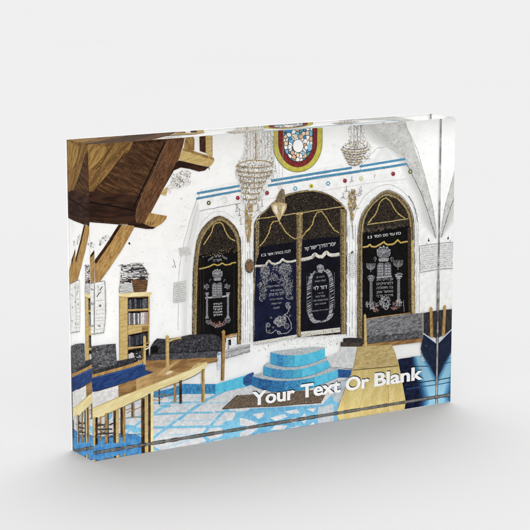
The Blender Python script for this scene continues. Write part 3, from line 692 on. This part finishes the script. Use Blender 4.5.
fill(G, '237,162 273,160 273,172 264,184 243,190 236,172', 420, (CRYD,CRYM,CRYW,CRYG,CRYD), (.5,1.8), (.3,.7))
G.line(rough('236.4,166.8 240,163 248,160.8 256,160.4 265,161 273.4,163.6',.3,2), 1.2, CRYG); G.line(rough('236,170 246,166 258,165 273,167',.4,2), .5, CRYD)
G.line(rough('255.6,112 255.4,160',.2), .9, CRYG); G.line(rough('257,112 257,160',.2), .4, CRYD)
for y, rx, c in ((164,18.2,254.8),(169,18,254.6),(174,16,254),(180,13,252.6),(186,10.6,252),(192,9,251),(198,7.4,250.4)):
    G.ring(c,y,rx,rx*.2,.9,CRYG,5,175,12); G.ring(c,y+.9,rx,rx*.2,.4,CRYD,5,175,12)
    n = int(rx*1.1)
    for k in range(n):
        a = math.radians(8+164*k/(n-1)); x = c+rx*math.cos(a); yy = y+rx*.2*math.sin(a)
        G.line([(x,yy+1),(x+(c-x)*.06,yy+rnd(3,4.6))], rnd(.35,.6), random.choice((CRYM,CRYW,CRYD,CRYG)))
for k in range(9):
    x = 247+k*3; G.line(rough([(x+(255-x)*.05,112),(x,160)],.2,5), .35, random.choice((CRYM,CRYG,CRYD)))
fill(G, '244,186 262,180 260,200 256,206 246,206', 110, (CRYD,CRYG,CRYM,CRYW), (.8,2.6), (.35,.7), 80)
fill(G, '236,205 258,198 262,212 256,224 240,224', 80, (CRYM,CRYW,SKETCHL,CRYG,CRYM), (.7,2), (.25,.5))
fill(G, '245,204 253,203 251.6,226 249.6,242 246.6,242 245.4,226', 150, (CRYG,CRYG,GILT,POST), (1.4,4), (.4,.9), 90)
for x, y in ((239.5,213),(258,208),(236.5,209),(262,204),(241,222)): G.line([(x,y-3),(x,y+2.4)],.5,SKETCH); G.line([(x-1.4,y+2.6),(x+1.6,y+2.2)],.5,SKETCH); G.line([(x-.4,y-4.6),(x+.3,y-3)],.7,CRYG)
fill(G, '237,166 273,165 268,178 262,190 258,202 245,202 242,190', 240, (CRYM,CRYW,CRYD,CRYG,CRYW), (.5,1.6), (.3,.6)); G.ring(248,213,9,5,.4,SKETCHL,10,170); G.ring(249,206,12,6,.4,SKETCHL,10,170); G.done(sheet)

G = Print('printed_small_chandelier', 'printed crystal chandelier right of the round window')
sh = '349,108 363.4,108 365.6,130 364.6,136 368,141 372.6,147 371.4,153 368.6,160 361.6,165 355,166.6 350.6,165 344,160.4 340.4,155 340.8,148.4 345,144 349.4,139 350,134 348,126'
blob(G,356,130,8,12,50,(CRYM,SKETCHL,SKETCHL,CRYD),(.8,2.6),(.22,.45),88)
fill(G, sh, 230, (CRYD,CRYM,SKETCHL,CRYG,CRYM), (.7,2), (.25,.5))
fill(G, '341,148 346,143 360,140 362,150 362,163 355,166 350,164 344,160', 300, (CRYG,CRYD,CRYM,CRYG,CRYW), (.6,1.8), (.3,.6))
for k in range(7): G.ring(354.9-.2*k,146+k*2.9,15.4-k*1.7-(0 if k else 3),3.6-.3*k,.8,CRYG if k%2 else CRYD,8,172,10)
for x in (351,354,357.4,360.6): G.line(rough([(x+.4,112),(x,142)],.25), .4, random.choice((CRYD,CRYM)))
fill(G, '341,148 346,143 368,142 372,148 368,158 355,166 346,161', 130, (CRYG,CRYW,CRYM,CRYD), (.5,1.5), (.3,.6))
# gilt pendant below and candle arms
fill(G, '349,190 355.6,189 356.6,206 354,214 353,226 351.4,226 350.6,214 348,206', 150, (CRYG,GILT,POST,CRYD), (1,3.4), (.4,.9), 92)
G.ell(352,214.8,1.8,1.8,CRYG,10,small=True)
for x, y in ((343,196),(346.4,190),(359.6,192),(361,190),(351.8,180)): G.line(rough([(x,y-4),(x+.3,y+1)],.3),.45,SKETCH); G.line([(x-1.8,y+1.4),(x+1.8,y+1)],.55,SKETCH); G.line([(x-1.2,y+1.4),(x-1.6,y+3.6)],.35,SKETCHL)
G.line(rough('342,197 345,199 349,197',.2),.4,SKETCH); G.line(rough('356,194 359,196.4 362,194',.2),.4,SKETCH); G.line('356,208 359,208.4',.6,SKETCH); G.line(rough('349,226 348,240',.3),.4,SKETCHL); G.line(rough('353,226 353.6,240',.3),.4,SKETCH)
G.done(sheet)

G = Print('printed_canopy_chandelier', 'printed crystal chandelier half hidden by the timber canopy')
sh = '170.6,182 173,176 180,171.6 186,170 190.6,172 190.4,177 185,182.6 179,188 174,187.6'
G.poly(rough(sh,.7,1.4), LACE); blob(G,181,179,10.5,9,90,(CRYM,CRYD,SKETCHL),(.6,2),(.25,.5)); fill(G, sh, 200, (CRYD,CRYM,CRYD,CRYG,CRYW,CRYW), (.6,2), (.3,.6))
fill(G, '168,184 174,186 170,193 166,192', 24, (CRYM,SKETCHL,PALEW), (.6,2), (.3,.5)); G.done(sheet)

G = Print('printed_hanging_lamp')
for a, b in (((280.4,189),(276,128)),((282,189),(283.4,128)),((279,190),(270.8,132))): G.line(rough([a,b],.15,6), .3, SKETCHL)
G.poly('275.2,203 276.6,197 279.4,191.4 281.4,188.6 284.2,189.6 285,196 284.8,203', ink('lamp_cap_ink','#8f7a5c','#6a583e',1.2,'#c2b292',size3=.9,t3=.6))
for x in (277,279,281,283): G.line([(x,203),(280.6+(x-280)*.3,191)], .35, CRYD)
G.poly('271.2,204.4 275,203.2 281,202.8 286.4,204 286.6,207 285,211.4 281.4,217 279.4,221.4 278.6,221.4 276.6,217 273,212 271.4,208', ink('lamp_gilt_ink','#cdb98c','#a8905c',2.2,lo=.4,hi=.7))
G.poly('273,206 276.6,205.2 277.6,210 277,215 274,211', ink('lamp_light_ink','#efe6cc')); G.poly('282.6,205.4 285.2,206 283.6,211.4 281,215.6 281.6,210',ink('lamp_sheen_ink','#e8dcb8'))
G.ell(278,210.4,1.2,1.4,CRYD,8); G.ell(277.8,210.6,.7,.8,CRYW,8)
G.line('271,204.6 275,203 281,202.6 286.6,204', .7, GILT); G.line('279,221 279.4,224.6', .6, CRYG); G.done(sheet)

# ---- floor -----------------------------------------------------------
G = Print('printed_tiled_floor', 'printed pale floor crossed by blue tile lines')
G.poly('66,395 100,395 156,385 215,384 250,376 345,360 352,369 345,420 336,470 66,490', FLOOR)
for t, w in (('112,448 130,430 146,418 165,406 180,397',2.2),('146,448 151.3,440 176,421 205,401 222,392 232,387',2.7),('186,452 196,441 206,430.6 222,413 240,401 256,393',2.7),('232,446 240,436 246,424 250,412',2.4),
             ('153,403.5 182,402.4 200,402',1.6),('153,414.6 186,413 213,412.6',2.0),('153,427.4 185,427 214.6,426.4 240,426',2.4),('112,420 142,416',1.6),('66,440 120,436 150,434',2.6),('153,443 200,441 240,436',2.2),('215,412 236,411.5',1.6)):
    G.line(rough(t,.25,4), w, FLOORB, small=False)
G.poly('66,430 92,434 104,437 118,433 135,434 150,441 150,470 66,490', FLOORS)
for x, y, rx, ry in ((128,427,7,2.4),(108,415,4,5),(137,430,6,3),(165,406,6,1.6),(172,398,4,1.6)): G.ell(x,y,rx,ry,FLOORB,14)
blob(G,100,428,9,5,30,(INK,SKETCH),(2,5),(.6,1.2),-5)
for t, w in (('178,404 200,403 236,402.6',1.4),('165,420.6 200,420.4 236,419.6',1.3),('168,434.6 214,434',1.3),('206,392 196,400 184,409',1.5),('262,392 250,396',1.4)):
    G.line(rough(t,.2,4), w, ink('pale_line_ink','#a4cfe2','#b8d9e6',3), small=False)
# patterned band in front of the rug
G.poly('236,411.6 262,409 300,407 322,404.6 330,396 340,388 346,380 352,372 352,420 336,470 225,470 222,424', FLOORB)
G.poly('250,408.6 322,404.6 336,406 340,412 320,420 262,430 245,430 240,418', ink('mid_blue_floor_ink','#62add6','#7abcdc',4,'#4c92c0',size3=1.2,t3=.62))
for t in ('252.5,414 264.6,412.4 262,417 258.4,419','270,417.8 284,414 287.4,416.6 276,421','284,411.6 297,409 299.4,413 290,413.6','240,417.6 250,420 258,423.6 252,427 240,425','262,424 270,422 268,428 260,430','288,419 296,417.6 293,423 286,424','299,420 304,413 308,418 306,422','306,409 316,407.6 313,412','228,414 236,413 232,420 226,421'):
    G.poly(t, FLOOR)
G.poly('331,392 345,378 352,374 346,392 340,404 334,400', ink('grey_floor_ink','#b2bcc4','#c8ced2',3,'#98a4b0',size3=1.1,t3=.6)); G.poly('318,407 333,404 334,412 330,420 318,420', ink('grey_floor_ink',''))
G.line('339,381 346,380.6',.5,SKETCH)
G.done(sheet)

G = Print('printed_blue_skirting')
G.poly('153,397 154,392 170,388.6 183,383.8 215.6,384 215.6,393.8 183,394 160,398', CYAND)
for _ in range(26):
    x = rnd(184,214); G.line([(x,rnd(385,389)),(x+rnd(-.6,.6),rnd(389,393))],rnd(.3,.7),BLUED)
G.done(sheet)
G = Print('printed_blue_skirting')
G.poly('215.4,384.2 233,379 250,373.8 254,374 254,384.4 243,387.4 230,390.4 215.4,393.6', CYAN)
G.poly('243,378 247,374.4 253.4,372 254,378 253,383.6 246,386 243,384', NAVYW)
G.done(sheet)
G = Print('printed_blue_skirting')
G.poly('337.4,369 343,369.4 351.4,369.8 350.6,374 349,377.4 343,377.6 337.4,377.6', NAVYW)
G.line(rough('331,367 342,367.6 352,369',.2),.9,PLINB)
G.done(sheet)

G = Print('printed_grey_ledge')
G.poly('225.6,350 240,345.6 250,343.8 250,351 238,355 225.6,358', ink('ledge_ink','#c4c4c4','#a6a6a8',1.8,'#7c7c80',stretch=3,ang=12,size3=1,t3=.6))
G.line(rough('225.6,352.6 250,346.6',.3),.6,SKETCH); G.line(rough('225.6,358.4 250,351.4',.3),.6,SKETCH); G.done(sheet)

# ---- round steps -----------------------------------------------------
G = Print('printed_blue_steps')
def arc(x0, y0, xm, ym, x1, y1, n=12):
    cxx, cyy = 2*xm-(x0+x1)/2, 2*ym-(y0+y1)/2
    return [((1-t)**2*x0+2*t*(1-t)*cxx+t*t*x1, (1-t)**2*y0+2*t*(1-t)*cyy+t*t*y1) for t in [i/n for i in range(n+1)]]
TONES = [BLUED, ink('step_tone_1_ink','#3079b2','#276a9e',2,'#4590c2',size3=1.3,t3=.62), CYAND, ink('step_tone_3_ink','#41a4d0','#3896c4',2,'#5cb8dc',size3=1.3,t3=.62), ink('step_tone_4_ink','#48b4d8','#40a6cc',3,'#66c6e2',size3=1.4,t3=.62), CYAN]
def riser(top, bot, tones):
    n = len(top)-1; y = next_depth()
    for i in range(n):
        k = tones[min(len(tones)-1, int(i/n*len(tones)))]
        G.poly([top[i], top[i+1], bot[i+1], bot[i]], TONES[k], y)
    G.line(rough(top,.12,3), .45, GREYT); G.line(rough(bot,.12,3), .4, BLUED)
t3, b3 = arc(252.3,375.8,293,380.2,337.9,369,24), arc(251,384.8,290,392,338,377,24)
t2, b2 = arc(263.4,365.8,296,369.2,329.9,358.6,24), arc(262.8,374.6,296,378,330,367.2,24)
t1, b1 = arc(270.4,352,297,354.9,324.8,347.8,24), arc(270,363.4,296,366.6,325,357.6,24)
G.poly([(337.6,368),(332,366),(300,368),(262,372.6),(254,374.6)]+t3, GREYT)
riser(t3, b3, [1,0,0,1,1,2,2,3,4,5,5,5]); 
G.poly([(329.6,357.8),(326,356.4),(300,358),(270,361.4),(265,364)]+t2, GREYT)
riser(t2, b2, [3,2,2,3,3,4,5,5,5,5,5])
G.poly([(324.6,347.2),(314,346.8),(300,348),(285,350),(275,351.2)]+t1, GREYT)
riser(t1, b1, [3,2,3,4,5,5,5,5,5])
fill(G, '273,352 285,350.6 315,347.4 323,348 306,352.6 284,353.6', 30, (PAPER,SKETCHL), (.8,2), (.3,.5), 0)
G.done(sheet)

G = Print('printed_brown_rug')
G.poly('237,395.2 252,394.4 275,392.6 300,390.8 327.4,389 325,395 321,402.6 300,404 280,405.6 250,407 222,408.9', RUG)
fill(G, '237,396 300,392 326,390 320,402 280,405 224,408', 420, (INK,ink('rug_light_ink','#a89880'),POSTD), (.4,1.3), (.25,.5)); G.line(rough('222,408.9 250,407.2 280,405.8 300,404.2 321,402.8',.2),.6,POSTD)
G.line(rough('237,395 222,408.8',.2),.5,POSTD); G.done(sheet)

# ---- benches, mats, tables on the left ------------------------------
G = Print('printed_left_bench', 'printed bench with dark marbled cushions and a blue mat at far left')
G.poly('66,352 80,349 91,346.3 103,344.6 115.5,343.6 116.6,360.8 121,360 134,357.6 134,362.4 120.8,366.8 106,370.6 92.4,374 66,380', MARB)
fill(G, '80,350 91,347 115,344.5 116,361 106,369 92,373 80,374', 90, (SILVD,SKETCH,SILV,INK), (.8,3.5), (.25,.6), 20)
G.poly('116.8,361.2 134,358 134,363 121,367 106,370.8 92.4,374.2 92.4,371 106,367 116.8,364', MARBK)
G.poly('66,381 92.4,374.4 106,370.8 121,366.8 134,362.6 146,357.6 150,358.4 134,366.6 118,371 94,378.4 66,385', GOLDW)
G.poly('66,385 92.4,377.6 112,372.4 134,366.4 150,361.4 158,358.4 162.4,358 164.2,362 163.9,367.4 150,373.2 134,379.2 115,385.4 97,390.8 92.4,391.8 66,400', MATB)
G.line(rough('92.4,392.4 97,391.2 115,386 134,380 150,374 163.6,368',.15),1.0,MATBD); G.line(rough('92.4,378.4 112,373.6 134,367.4 150,362.4 160,359.4',.2),.5,ink('mat_light_ink','#3f68a8'))
G.done(sheet)

G = Print('printed_back_bench', 'printed dark cushioned bench below the left ark')
G.poly('145,362 150,357 180,358 222,356 220,361 206,364 180,370 160,374 145,370', TAND)
G.poly('145.2,355.6 149.6,355 150.2,347 154,341 157,338.4 166,339 180,337 183,336 190,334.6 198,334.4 206,334 213,334.2 219,336.6 222.4,341 222.4,357 200,358.4 180,359 165,358.6 145,360.6', MARBK)
G.poly('180,352.6 222,350 222.4,357 200,358.6 180,359.2 150,360.4 150,354.6', ink('seat_cushion_ink','#3a393e','#55545a',1.8,'#7c7c82',size3=1,t3=.6))
G.line(rough('150,354 180,352.4 204,351.4 222,350',.3),.6,BLACK); G.poly('150.6,347.4 156,345 158,348 157,352.6 151,353.4',BLACK)
fill(G, '160,340 190,336 215,336 221,342 221,350 180,352 158,352', 130, (SILVD,SKETCH,INK), (.6,2.4), (.25,.5))
for x in (165.4,): G.poly([(x,336),(x+1.6,334.6),(x+3.4,336),(x+3.6,377),(x,377.4)], PALEW); G.line([(x+.5,338),(x+.5,377)],.6,POST)
G.poly('169,339.6 174,338 181,336.8 181,338.6 174,340 169,342', PALEW)
G.poly('143,336.6 144.6,335.4 145.8,337 145.6,364 143.2,365', PALEW); G.poly('145.8,342.6 149.4,341 149.4,343 145.8,344.6', POST)
G.line('145,349.5 150,347',1.2,PAPER)
G.poly('216.8,354 218.6,351.6 221,352.4 220.6,361 220,370 217,370', ink('pale_blue_box_ink','#d8e2ee','#b8c4d4',2)); G.line('217.4,354.6 220.6,353.4',.8,NAVYW)
G.poly('221.4,331.6 223.4,329.6 225,331.4 224.8,352 224,380.6 220.6,380.4 221.4,352', GOLDW); G.line('221.8,333 221.4,380',.7,POSTD)
G.poly('225,335.8 230,334 237,332.8 237,334.8 230,336.2 225,338.2', GOLDW); G.line('226.6,338 226.2,347',1.4,PAPER); G.line('228.6,341 228.4,350',.8,SKETCH)
G.done(sheet)

G = Print('printed_long_table', 'printed long pale wooden table with many legs')
G.poly('66,400 92.4,391.8 97,391.2 115,386 134,380 163.9,367.8 180,359.6 200,357.6 217.4,358.4 217.2,361 206.6,362.4 190,370 160,381.6 120,397 92.4,408.4 66,417', TAN)
G.poly('66,400 92.4,391.8 97,391.4 118,385.4 118.3,396.6 92.4,407.8 66,416', ink('white_glare_ink','#e9e8e6','#d6d5d4',3))
G.poly('118,385.6 126,382.6 136,379.6 136,390.4 118.3,396.8', TAND)
G.poly('166,372.4 172,369.6 175,369.4 170,373.4 166,375', ink('pale_glare_ink','#e2d4b0')); G.poly('180,359.6 200,357.6 217.4,358.4 217.2,361 206.6,362.4 180,372.6 168,370',TAND)
G.poly('196,363.4 206,361.8 204,366 186,372.4', ink('pale_top_ink','#d8bf84','#c4a668',3))
G.poly('66,417 92.4,408.2 120,396.6 160,381.2 190,369.6 206.6,361.8 207.2,365 203.8,369.4 190,377.4 175,383 159.6,388.8 143,397.2 120,407.8 97,418.8 92.4,417.4 66,427', YELW)
G.line(rough('92.4,408.4 120,397 160,381.4 190,369.8 206.4,362.4',.1),.4,PALEW); G.line(rough('97,419 120,408 143,397.4 159.6,389 190,377.8 203.8,369.6',.15),.5,POSTD)
for x0, x1, ya, yb, m in ((76,78,426,440,POST),(81,83,424,441,POSTD),(95.2,97.4,417.4,445,POSTD),(92.2,94.8,417,446,PALEW),(99.5,101,416.6,441,POST),(104.6,107.4,413.4,444,POST),(107.4,108.4,413.2,443,POSTD),(113.2,115.6,410.6,443,POSTD),(115.6,118.4,409.4,443,PALEW),(120.2,122.4,407.8,437,POSTD),(122.4,125,406.4,442,POST),(141,144.4,398.4,450,POSTD),(144.4,147.8,396.6,452,PALEW),(148,150.4,393.8,447,POSTD),(150.4,153.2,391.6,449,YELW),(173.6,176,383.2,402.4,POST),(179,181.6,380.6,403.6,POSTD),(201.2,204.4,369.2,402.4,POST),(203.2,204.4,370,402,PALEW),(158.4,159.6,390,404.4,POSTD),(131.2,132.6,403.4,417.6,POSTD),(133,134,403,417.6,POST)):
    G.poly([(x0,ya),(x1,ya-.6),(x1+.1,yb-.3),(x0+.1,yb)], m)
for t in ('126,413 133,410 141,406.6','126,417.6 133,417 141,417.2','153,400 160,399.6 165,396 176,395','160,395 168,394.4','125.6,410 131,408','153,396 158,396.4 162,393'): G.line(rough(t,.3), .7, POST)
for t in ('97,425 104.6,424.6','98,429.4 104.6,429 112,429','109,425 113,423','97.6,434 113,433','108,437 113,436.4'): G.line(t, 1.5, INK)
for t in ('92,437 113,436 141,434','154,450 170,446'): G.line(rough(t,.3), .6, SKETCH)
G.done(sheet)

# ---- right side ------------------------------------------------------
G = Print('printed_dark_plinth')
G.poly('343,338.2 350,337.6 366,338.4 366,343 343,342.6', PLIN); G.poly('340.3,342 343,341.8 366,343 366,347 340.3,346.4', PLINB); G.poly('340.4,346.6 357,346.6 354,362 352.6,368.6 331,366.8 326,358 340,351', ink('pale_grey_wall_ink','#dcdcdc','#cbcbcc',3,'#b4b4b6',size3=1.2,t3=.63)); G.done(sheet)

G = Print('printed_marbled_bench')
G.poly('366,319 380,317 400,314.6 422,312.8 430,311.6 446,310 446,336 422,337.6 400,340 380,342 366,343.8', MARBG)
G.poly('366,336 400,333.6 422,330.4 422,337.6 400,340 380,342 366,343.8', MARB)
fill(G, '367,321 400,316 421,314 421,336 400,339 367,342', 330, (SILVD,SILV,SKETCH,INK,MARBK), (.6,3), (.2,.5), -8)
G.line(rough('368,323 370,325.6 372,324 375.4,322.6',.3),.7,SILV); G.line(rough('386,323 390,320 397,321 402,319',.4),.6,SILV)
G.poly('423.4,313.6 430,311.6 438,310 446,309.6 446,336 436,338 423.4,334', MARBK)
G.poly('362,344.4 380,342 400,340 421.4,337.8 423,341.8 400,344.6 380,347 362,348', TAND); G.line(rough('366,344 400,340.2 421,338',.15),.5,POSTD)
G.line(rough('366,318.8 380,316.6 400,314 410,312.8',.15),.9,GOLDW); G.line('422.4,313 422.8,335',.6,ink('pole_ink','#a8aca4'))
G.poly('363.4,315.4 364.6,313.4 365.8,315.4 366.8,346.4 363.6,346.6', PALEW); G.line('363.8,316 364,346',.5,TAND)
G.poly('429.4,308 430.8,306.4 432.2,308 432.9,338 429.8,336', GOLDW); G.line('431.8,309 432.4,337',.5,TAND)
G.done(sheet)

G = Print('printed_yellow_lectern')
G.poly('357.4,346.6 375,345.4 391.4,344.6 395,353 399,366 403,388 407.6,412 412,440 330,440 335,415 338.3,406 346,387 352.8,369', LECT)
G.poly('357.4,346.6 391.4,344.6 395,353 398.4,365.6 353,369.6', LECTD)
G.line(rough('353,370 375,368 398,365.8',.12),.7,POSTD); G.line(rough('387,380 388.4,400 389,412',.5),.4,TAND); G.line(rough('353,380 380,377',.5),.3,PALEW)
fill(G, '356,372 397,369 405,400 407,415 338,415', 60, (PALEW,TAN,YELW), (.5,2.2), (.25,.5), 80); G.line(rough('337,417 338.4,406 352.8,369 357.4,346.8',.1),.4,TAN); G.done(sheet)

G = Print('printed_blue_floor_glow')
G.poly('397.6,359.4 400,358.6 414,356.8 423,355.6 446,354 446,440 412,440 407.4,412 403,388 399,367', ink('night_floor_ink','#10152a','#1a2340',4))
bl = ['#1c3358','#2b5680','#4481ab','#66a6ca','#8cc2de']
for i, c in enumerate(bl):
    w = 9.5-1.9*i
    G.poly([(417.6-w*.7,356.6),(417.6+w*.8,355.8),(424+w,366),(431+w*.9,380),(440+w,397),(440+w,420),(433-w*1.1,420),(432-w*1.2,397),(427-w*1.1,382),(421-w*.9,368)], ink('glow_%d_ink'%i, c, None))
G.line('399.4,368.4 416,366.2 428,366', .7, NAVYB); G.line(rough('405,385 420,382.4 437,380 442,379.6',.15), .9, CHN); G.line(rough('406,389 437,384.4 442,384',.15), .9, ink('glow_line_ink','#28517c'))
G.poly('420.4,357 423,355.6 425,360 422.6,362',GREYT)
G.done(sheet)

G = Print('printed_navy_chair')
G.poly('423.4,334 430,339 437.4,344.6 446,350 446,379 436.6,379.4 430,366.6 421.6,352 420.4,349 421.8,341', CHN)
G.line('423,333.2 430,338.4 437.6,344.2 446,350', 1.1, ink('chair_piping_ink','#c9d4e4')); G.line(rough('421,352 424,358 430,368 436.4,379.6',.1),.8,ink('chair_rim_ink','#2f5a8e'))
G.line('424.6,345 427.4,347',.3,SKETCH); G.done(sheet)

# ---- caption ---------------------------------------------------------
G = Print('caption_lettering', 'bold white caption reading Your Text Or Blank')
def caption(G, m, du, dvv, bold):
    y = next_depth(8)
    for word, ua, ub in (('Your',.4545,.5745),('Text',.5915,.7065),('Or',.7225,.7915),('Blank',.8085,.9550)):
        fs, box = glyphs(word, bold)
        k = (ub-ua)/(box[1]-box[0])
        for j, (ox, oy) in enumerate(((-.013,0),(.013,0),(0,.008),(0,-.004),(0,0))):
            for f in fs: G.raw([(ua+du+(gx-box[0]+ox)*k, .0530+dvv+(gy+oy)/.727*.0338) for gx, gy in f], m, y-j*6e-7)
caption(G, ink('caption_shadow_ink','#101010'), .0012, .0022, .024)
caption(G, ink('caption_white_ink','#ffffff'), 0, 0, .022)
G.done(sheet)
print('LAYERS', layer[0], 'depth used mm', layer[0]*1.6e-3)

# cut edge of the print: dark and ragged at the foot, thinner up the sides
G = Print('print_cut_edge')
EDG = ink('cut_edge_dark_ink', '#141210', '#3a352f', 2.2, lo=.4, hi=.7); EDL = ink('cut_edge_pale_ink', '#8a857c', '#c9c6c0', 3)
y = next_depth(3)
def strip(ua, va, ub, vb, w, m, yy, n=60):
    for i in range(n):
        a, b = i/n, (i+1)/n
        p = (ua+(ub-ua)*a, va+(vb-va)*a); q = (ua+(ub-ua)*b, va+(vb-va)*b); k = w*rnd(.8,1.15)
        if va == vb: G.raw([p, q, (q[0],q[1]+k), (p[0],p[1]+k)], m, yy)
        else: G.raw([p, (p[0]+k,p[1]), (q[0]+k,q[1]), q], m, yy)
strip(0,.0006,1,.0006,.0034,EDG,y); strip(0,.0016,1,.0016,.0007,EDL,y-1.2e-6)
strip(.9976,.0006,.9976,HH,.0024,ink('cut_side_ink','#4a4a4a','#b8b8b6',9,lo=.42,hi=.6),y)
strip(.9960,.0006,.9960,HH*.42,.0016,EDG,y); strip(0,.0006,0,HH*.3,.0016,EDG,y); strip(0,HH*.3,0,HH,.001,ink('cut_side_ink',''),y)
G.done(sheet)

# ---- acrylic block ---------------------------------------------------
bm = bmesh.new(); bmesh.ops.create_cube(bm, size=1)
for v in bm.verts: v.co = ((v.co.x+.5)*S, (v.co.y+.5)*DD*S, (v.co.z+.5)*HH*S)
bmesh.ops.bevel(bm, geom=bm.edges[:], offset=0.00013, segments=2, affect='EDGES', profile=.5)
me = bpy.data.meshes.new('acrylic_body'); bm.to_mesh(me); bm.free()
m = bpy.data.materials.new('clear_acrylic'); m.use_nodes = True; nt = m.node_tree; N = nt.nodes; L = nt.links
N.clear(); out = N.new('ShaderNodeOutputMaterial')
gl = N.new('ShaderNodeBsdfGlass'); gl.inputs['IOR'].default_value = IOR; gl.inputs['Roughness'].default_value = 0
rf = N.new('ShaderNodeBsdfRefraction'); rf.inputs['IOR'].default_value = IOR; rf.inputs['Roughness'].default_value = 0
# outer mirror reflection weakened below plain acrylic so printed blacks stay dark; inside reflects fully
geo = N.new('ShaderNodeNewGeometry'); mr = N.new('ShaderNodeMapRange')
mr.inputs['To Min'].default_value = .12; mr.inputs['To Max'].default_value = 1
L.new(geo.outputs['Backfacing'], mr.inputs['Value'])
mx = N.new('ShaderNodeMixShader'); L.new(mr.outputs[0], mx.inputs[0]); L.new(rf.outputs[0], mx.inputs[1]); L.new(gl.outputs[0], mx.inputs[2])
L.new(mx.outputs[0], out.inputs['Surface']); me.materials.append(m)
body = link('acrylic_body', me, root)

# ---- tabletop --------------------------------------------------------
def sweep():
    bm = bmesh.new()
    vs = [bm.verts.new((x,y,-0.00005)) for x, y in ((-20,-20),(20,-20),(20,40),(-20,40))]; bm.faces.new(vs)
    me = bpy.data.meshes.new('tabletop'); bm.to_mesh(me); bm.free(); return me
ALB = .37
me = sweep()
m = bpy.data.materials.new('matte_white_paper'); m.use_nodes = True; nt = m.node_tree; N = nt.nodes; L = nt.links
b = N['Principled BSDF']; b.inputs['Roughness'].default_value = .8; b.inputs['Specular IOR Level'].default_value = 0
n = N.new('ShaderNodeTexNoise'); n.inputs['Scale'].default_value = 4; tc = N.new('ShaderNodeTexCoord'); L.new(tc.outputs['Object'], n.inputs['Vector'])
cr = N.new('ShaderNodeValToRGB'); cr.color_ramp.elements[0].color = (ALB-.004,ALB-.004,ALB-.004,1); cr.color_ramp.elements[1].color = (ALB+.004,ALB+.004,ALB+.004,1)
L.new(n.outputs['Fac'], cr.inputs[0]); L.new(cr.outputs[0], b.inputs['Base Color']); me.materials.append(m)
tt = bpy.data.objects.new('tabletop', me); COL.objects.link(tt); tt['kind'] = 'structure'; tt['label'] = 'seamless matte white surface'

BASE, FRONT, BACK = .68, 2.05, 9.8
# ---- light -----------------------------------------------------------
w = bpy.data.worlds.new('World'); sc.world = w; w.use_nodes = True
nt = w.node_tree; N = nt.nodes; L = nt.links; bg = N['Background']
# a studio light tent: even all round, brighter panel high behind the block and a softer front glow added to brighten the print
tc = N.new('ShaderNodeTexCoord')
def lobe(d, power, gain):
    v = Vector(d).normalized()
    dp = N.new('ShaderNodeVectorMath'); dp.operation = 'DOT_PRODUCT'; dp.inputs[1].default_value = v
    L.new(tc.outputs['Generated'], dp.inputs[0])
    mx = N.new('ShaderNodeMath'); mx.operation = 'MAXIMUM'; mx.inputs[1].default_value = 0; L.new(dp.outputs['Value'], mx.inputs[0])
    pw = N.new('ShaderNodeMath'); pw.operation = 'POWER'; pw.inputs[1].default_value = power; L.new(mx.outputs[0], pw.inputs[0])
    ml = N.new('ShaderNodeMath'); ml.operation = 'MULTIPLY'; ml.inputs[1].default_value = gain; L.new(pw.outputs[0], ml.inputs[0])
    return ml.outputs[0]
a1 = N.new('ShaderNodeMath'); a1.operation = 'ADD'; L.new(lobe((.30,.42,.86), 12, BACK), a1.inputs[0]); L.new(lobe((-.3,-.9,.35), 2, FRONT), a1.inputs[1])
a2 = N.new('ShaderNodeMath'); a2.operation = 'ADD'; L.new(a1.outputs[0], a2.inputs[0]); a2.inputs[1].default_value = BASE
bg.inputs[0].default_value = (1,1,1,1); L.new(a2.outputs[0], bg.inputs[1])

# ---- camera ----------------------------------------------------------
cam = bpy.data.cameras.new('camera'); co = bpy.data.objects.new('camera', cam); COL.objects.link(co)
cam.sensor_width = 36; cam.lens = F/530*36; cam.clip_start = .01; cam.clip_end = 100
co.location = (CX*S, CY*S, CZ*S)
from mathutils import Matrix
co.rotation_euler = Matrix((r2, u2, -dv)).transposed().to_euler()
sc.camera = co
sc.view_settings.view_transform = 'Standard'; sc.view_settings.look = 'None'
sc.view_settings.exposure = 0; sc.view_settings.gamma = 1
sc.render.engine = 'CYCLES'; c = sc.cycles
c.max_bounces = 16; c.transmission_bounces = 14; c.glossy_bounces = 12; c.diffuse_bounces = 5
c.caustics_refractive = True; c.caustics_reflective = True; c.blur_glossy = 0
c.use_denoising = True
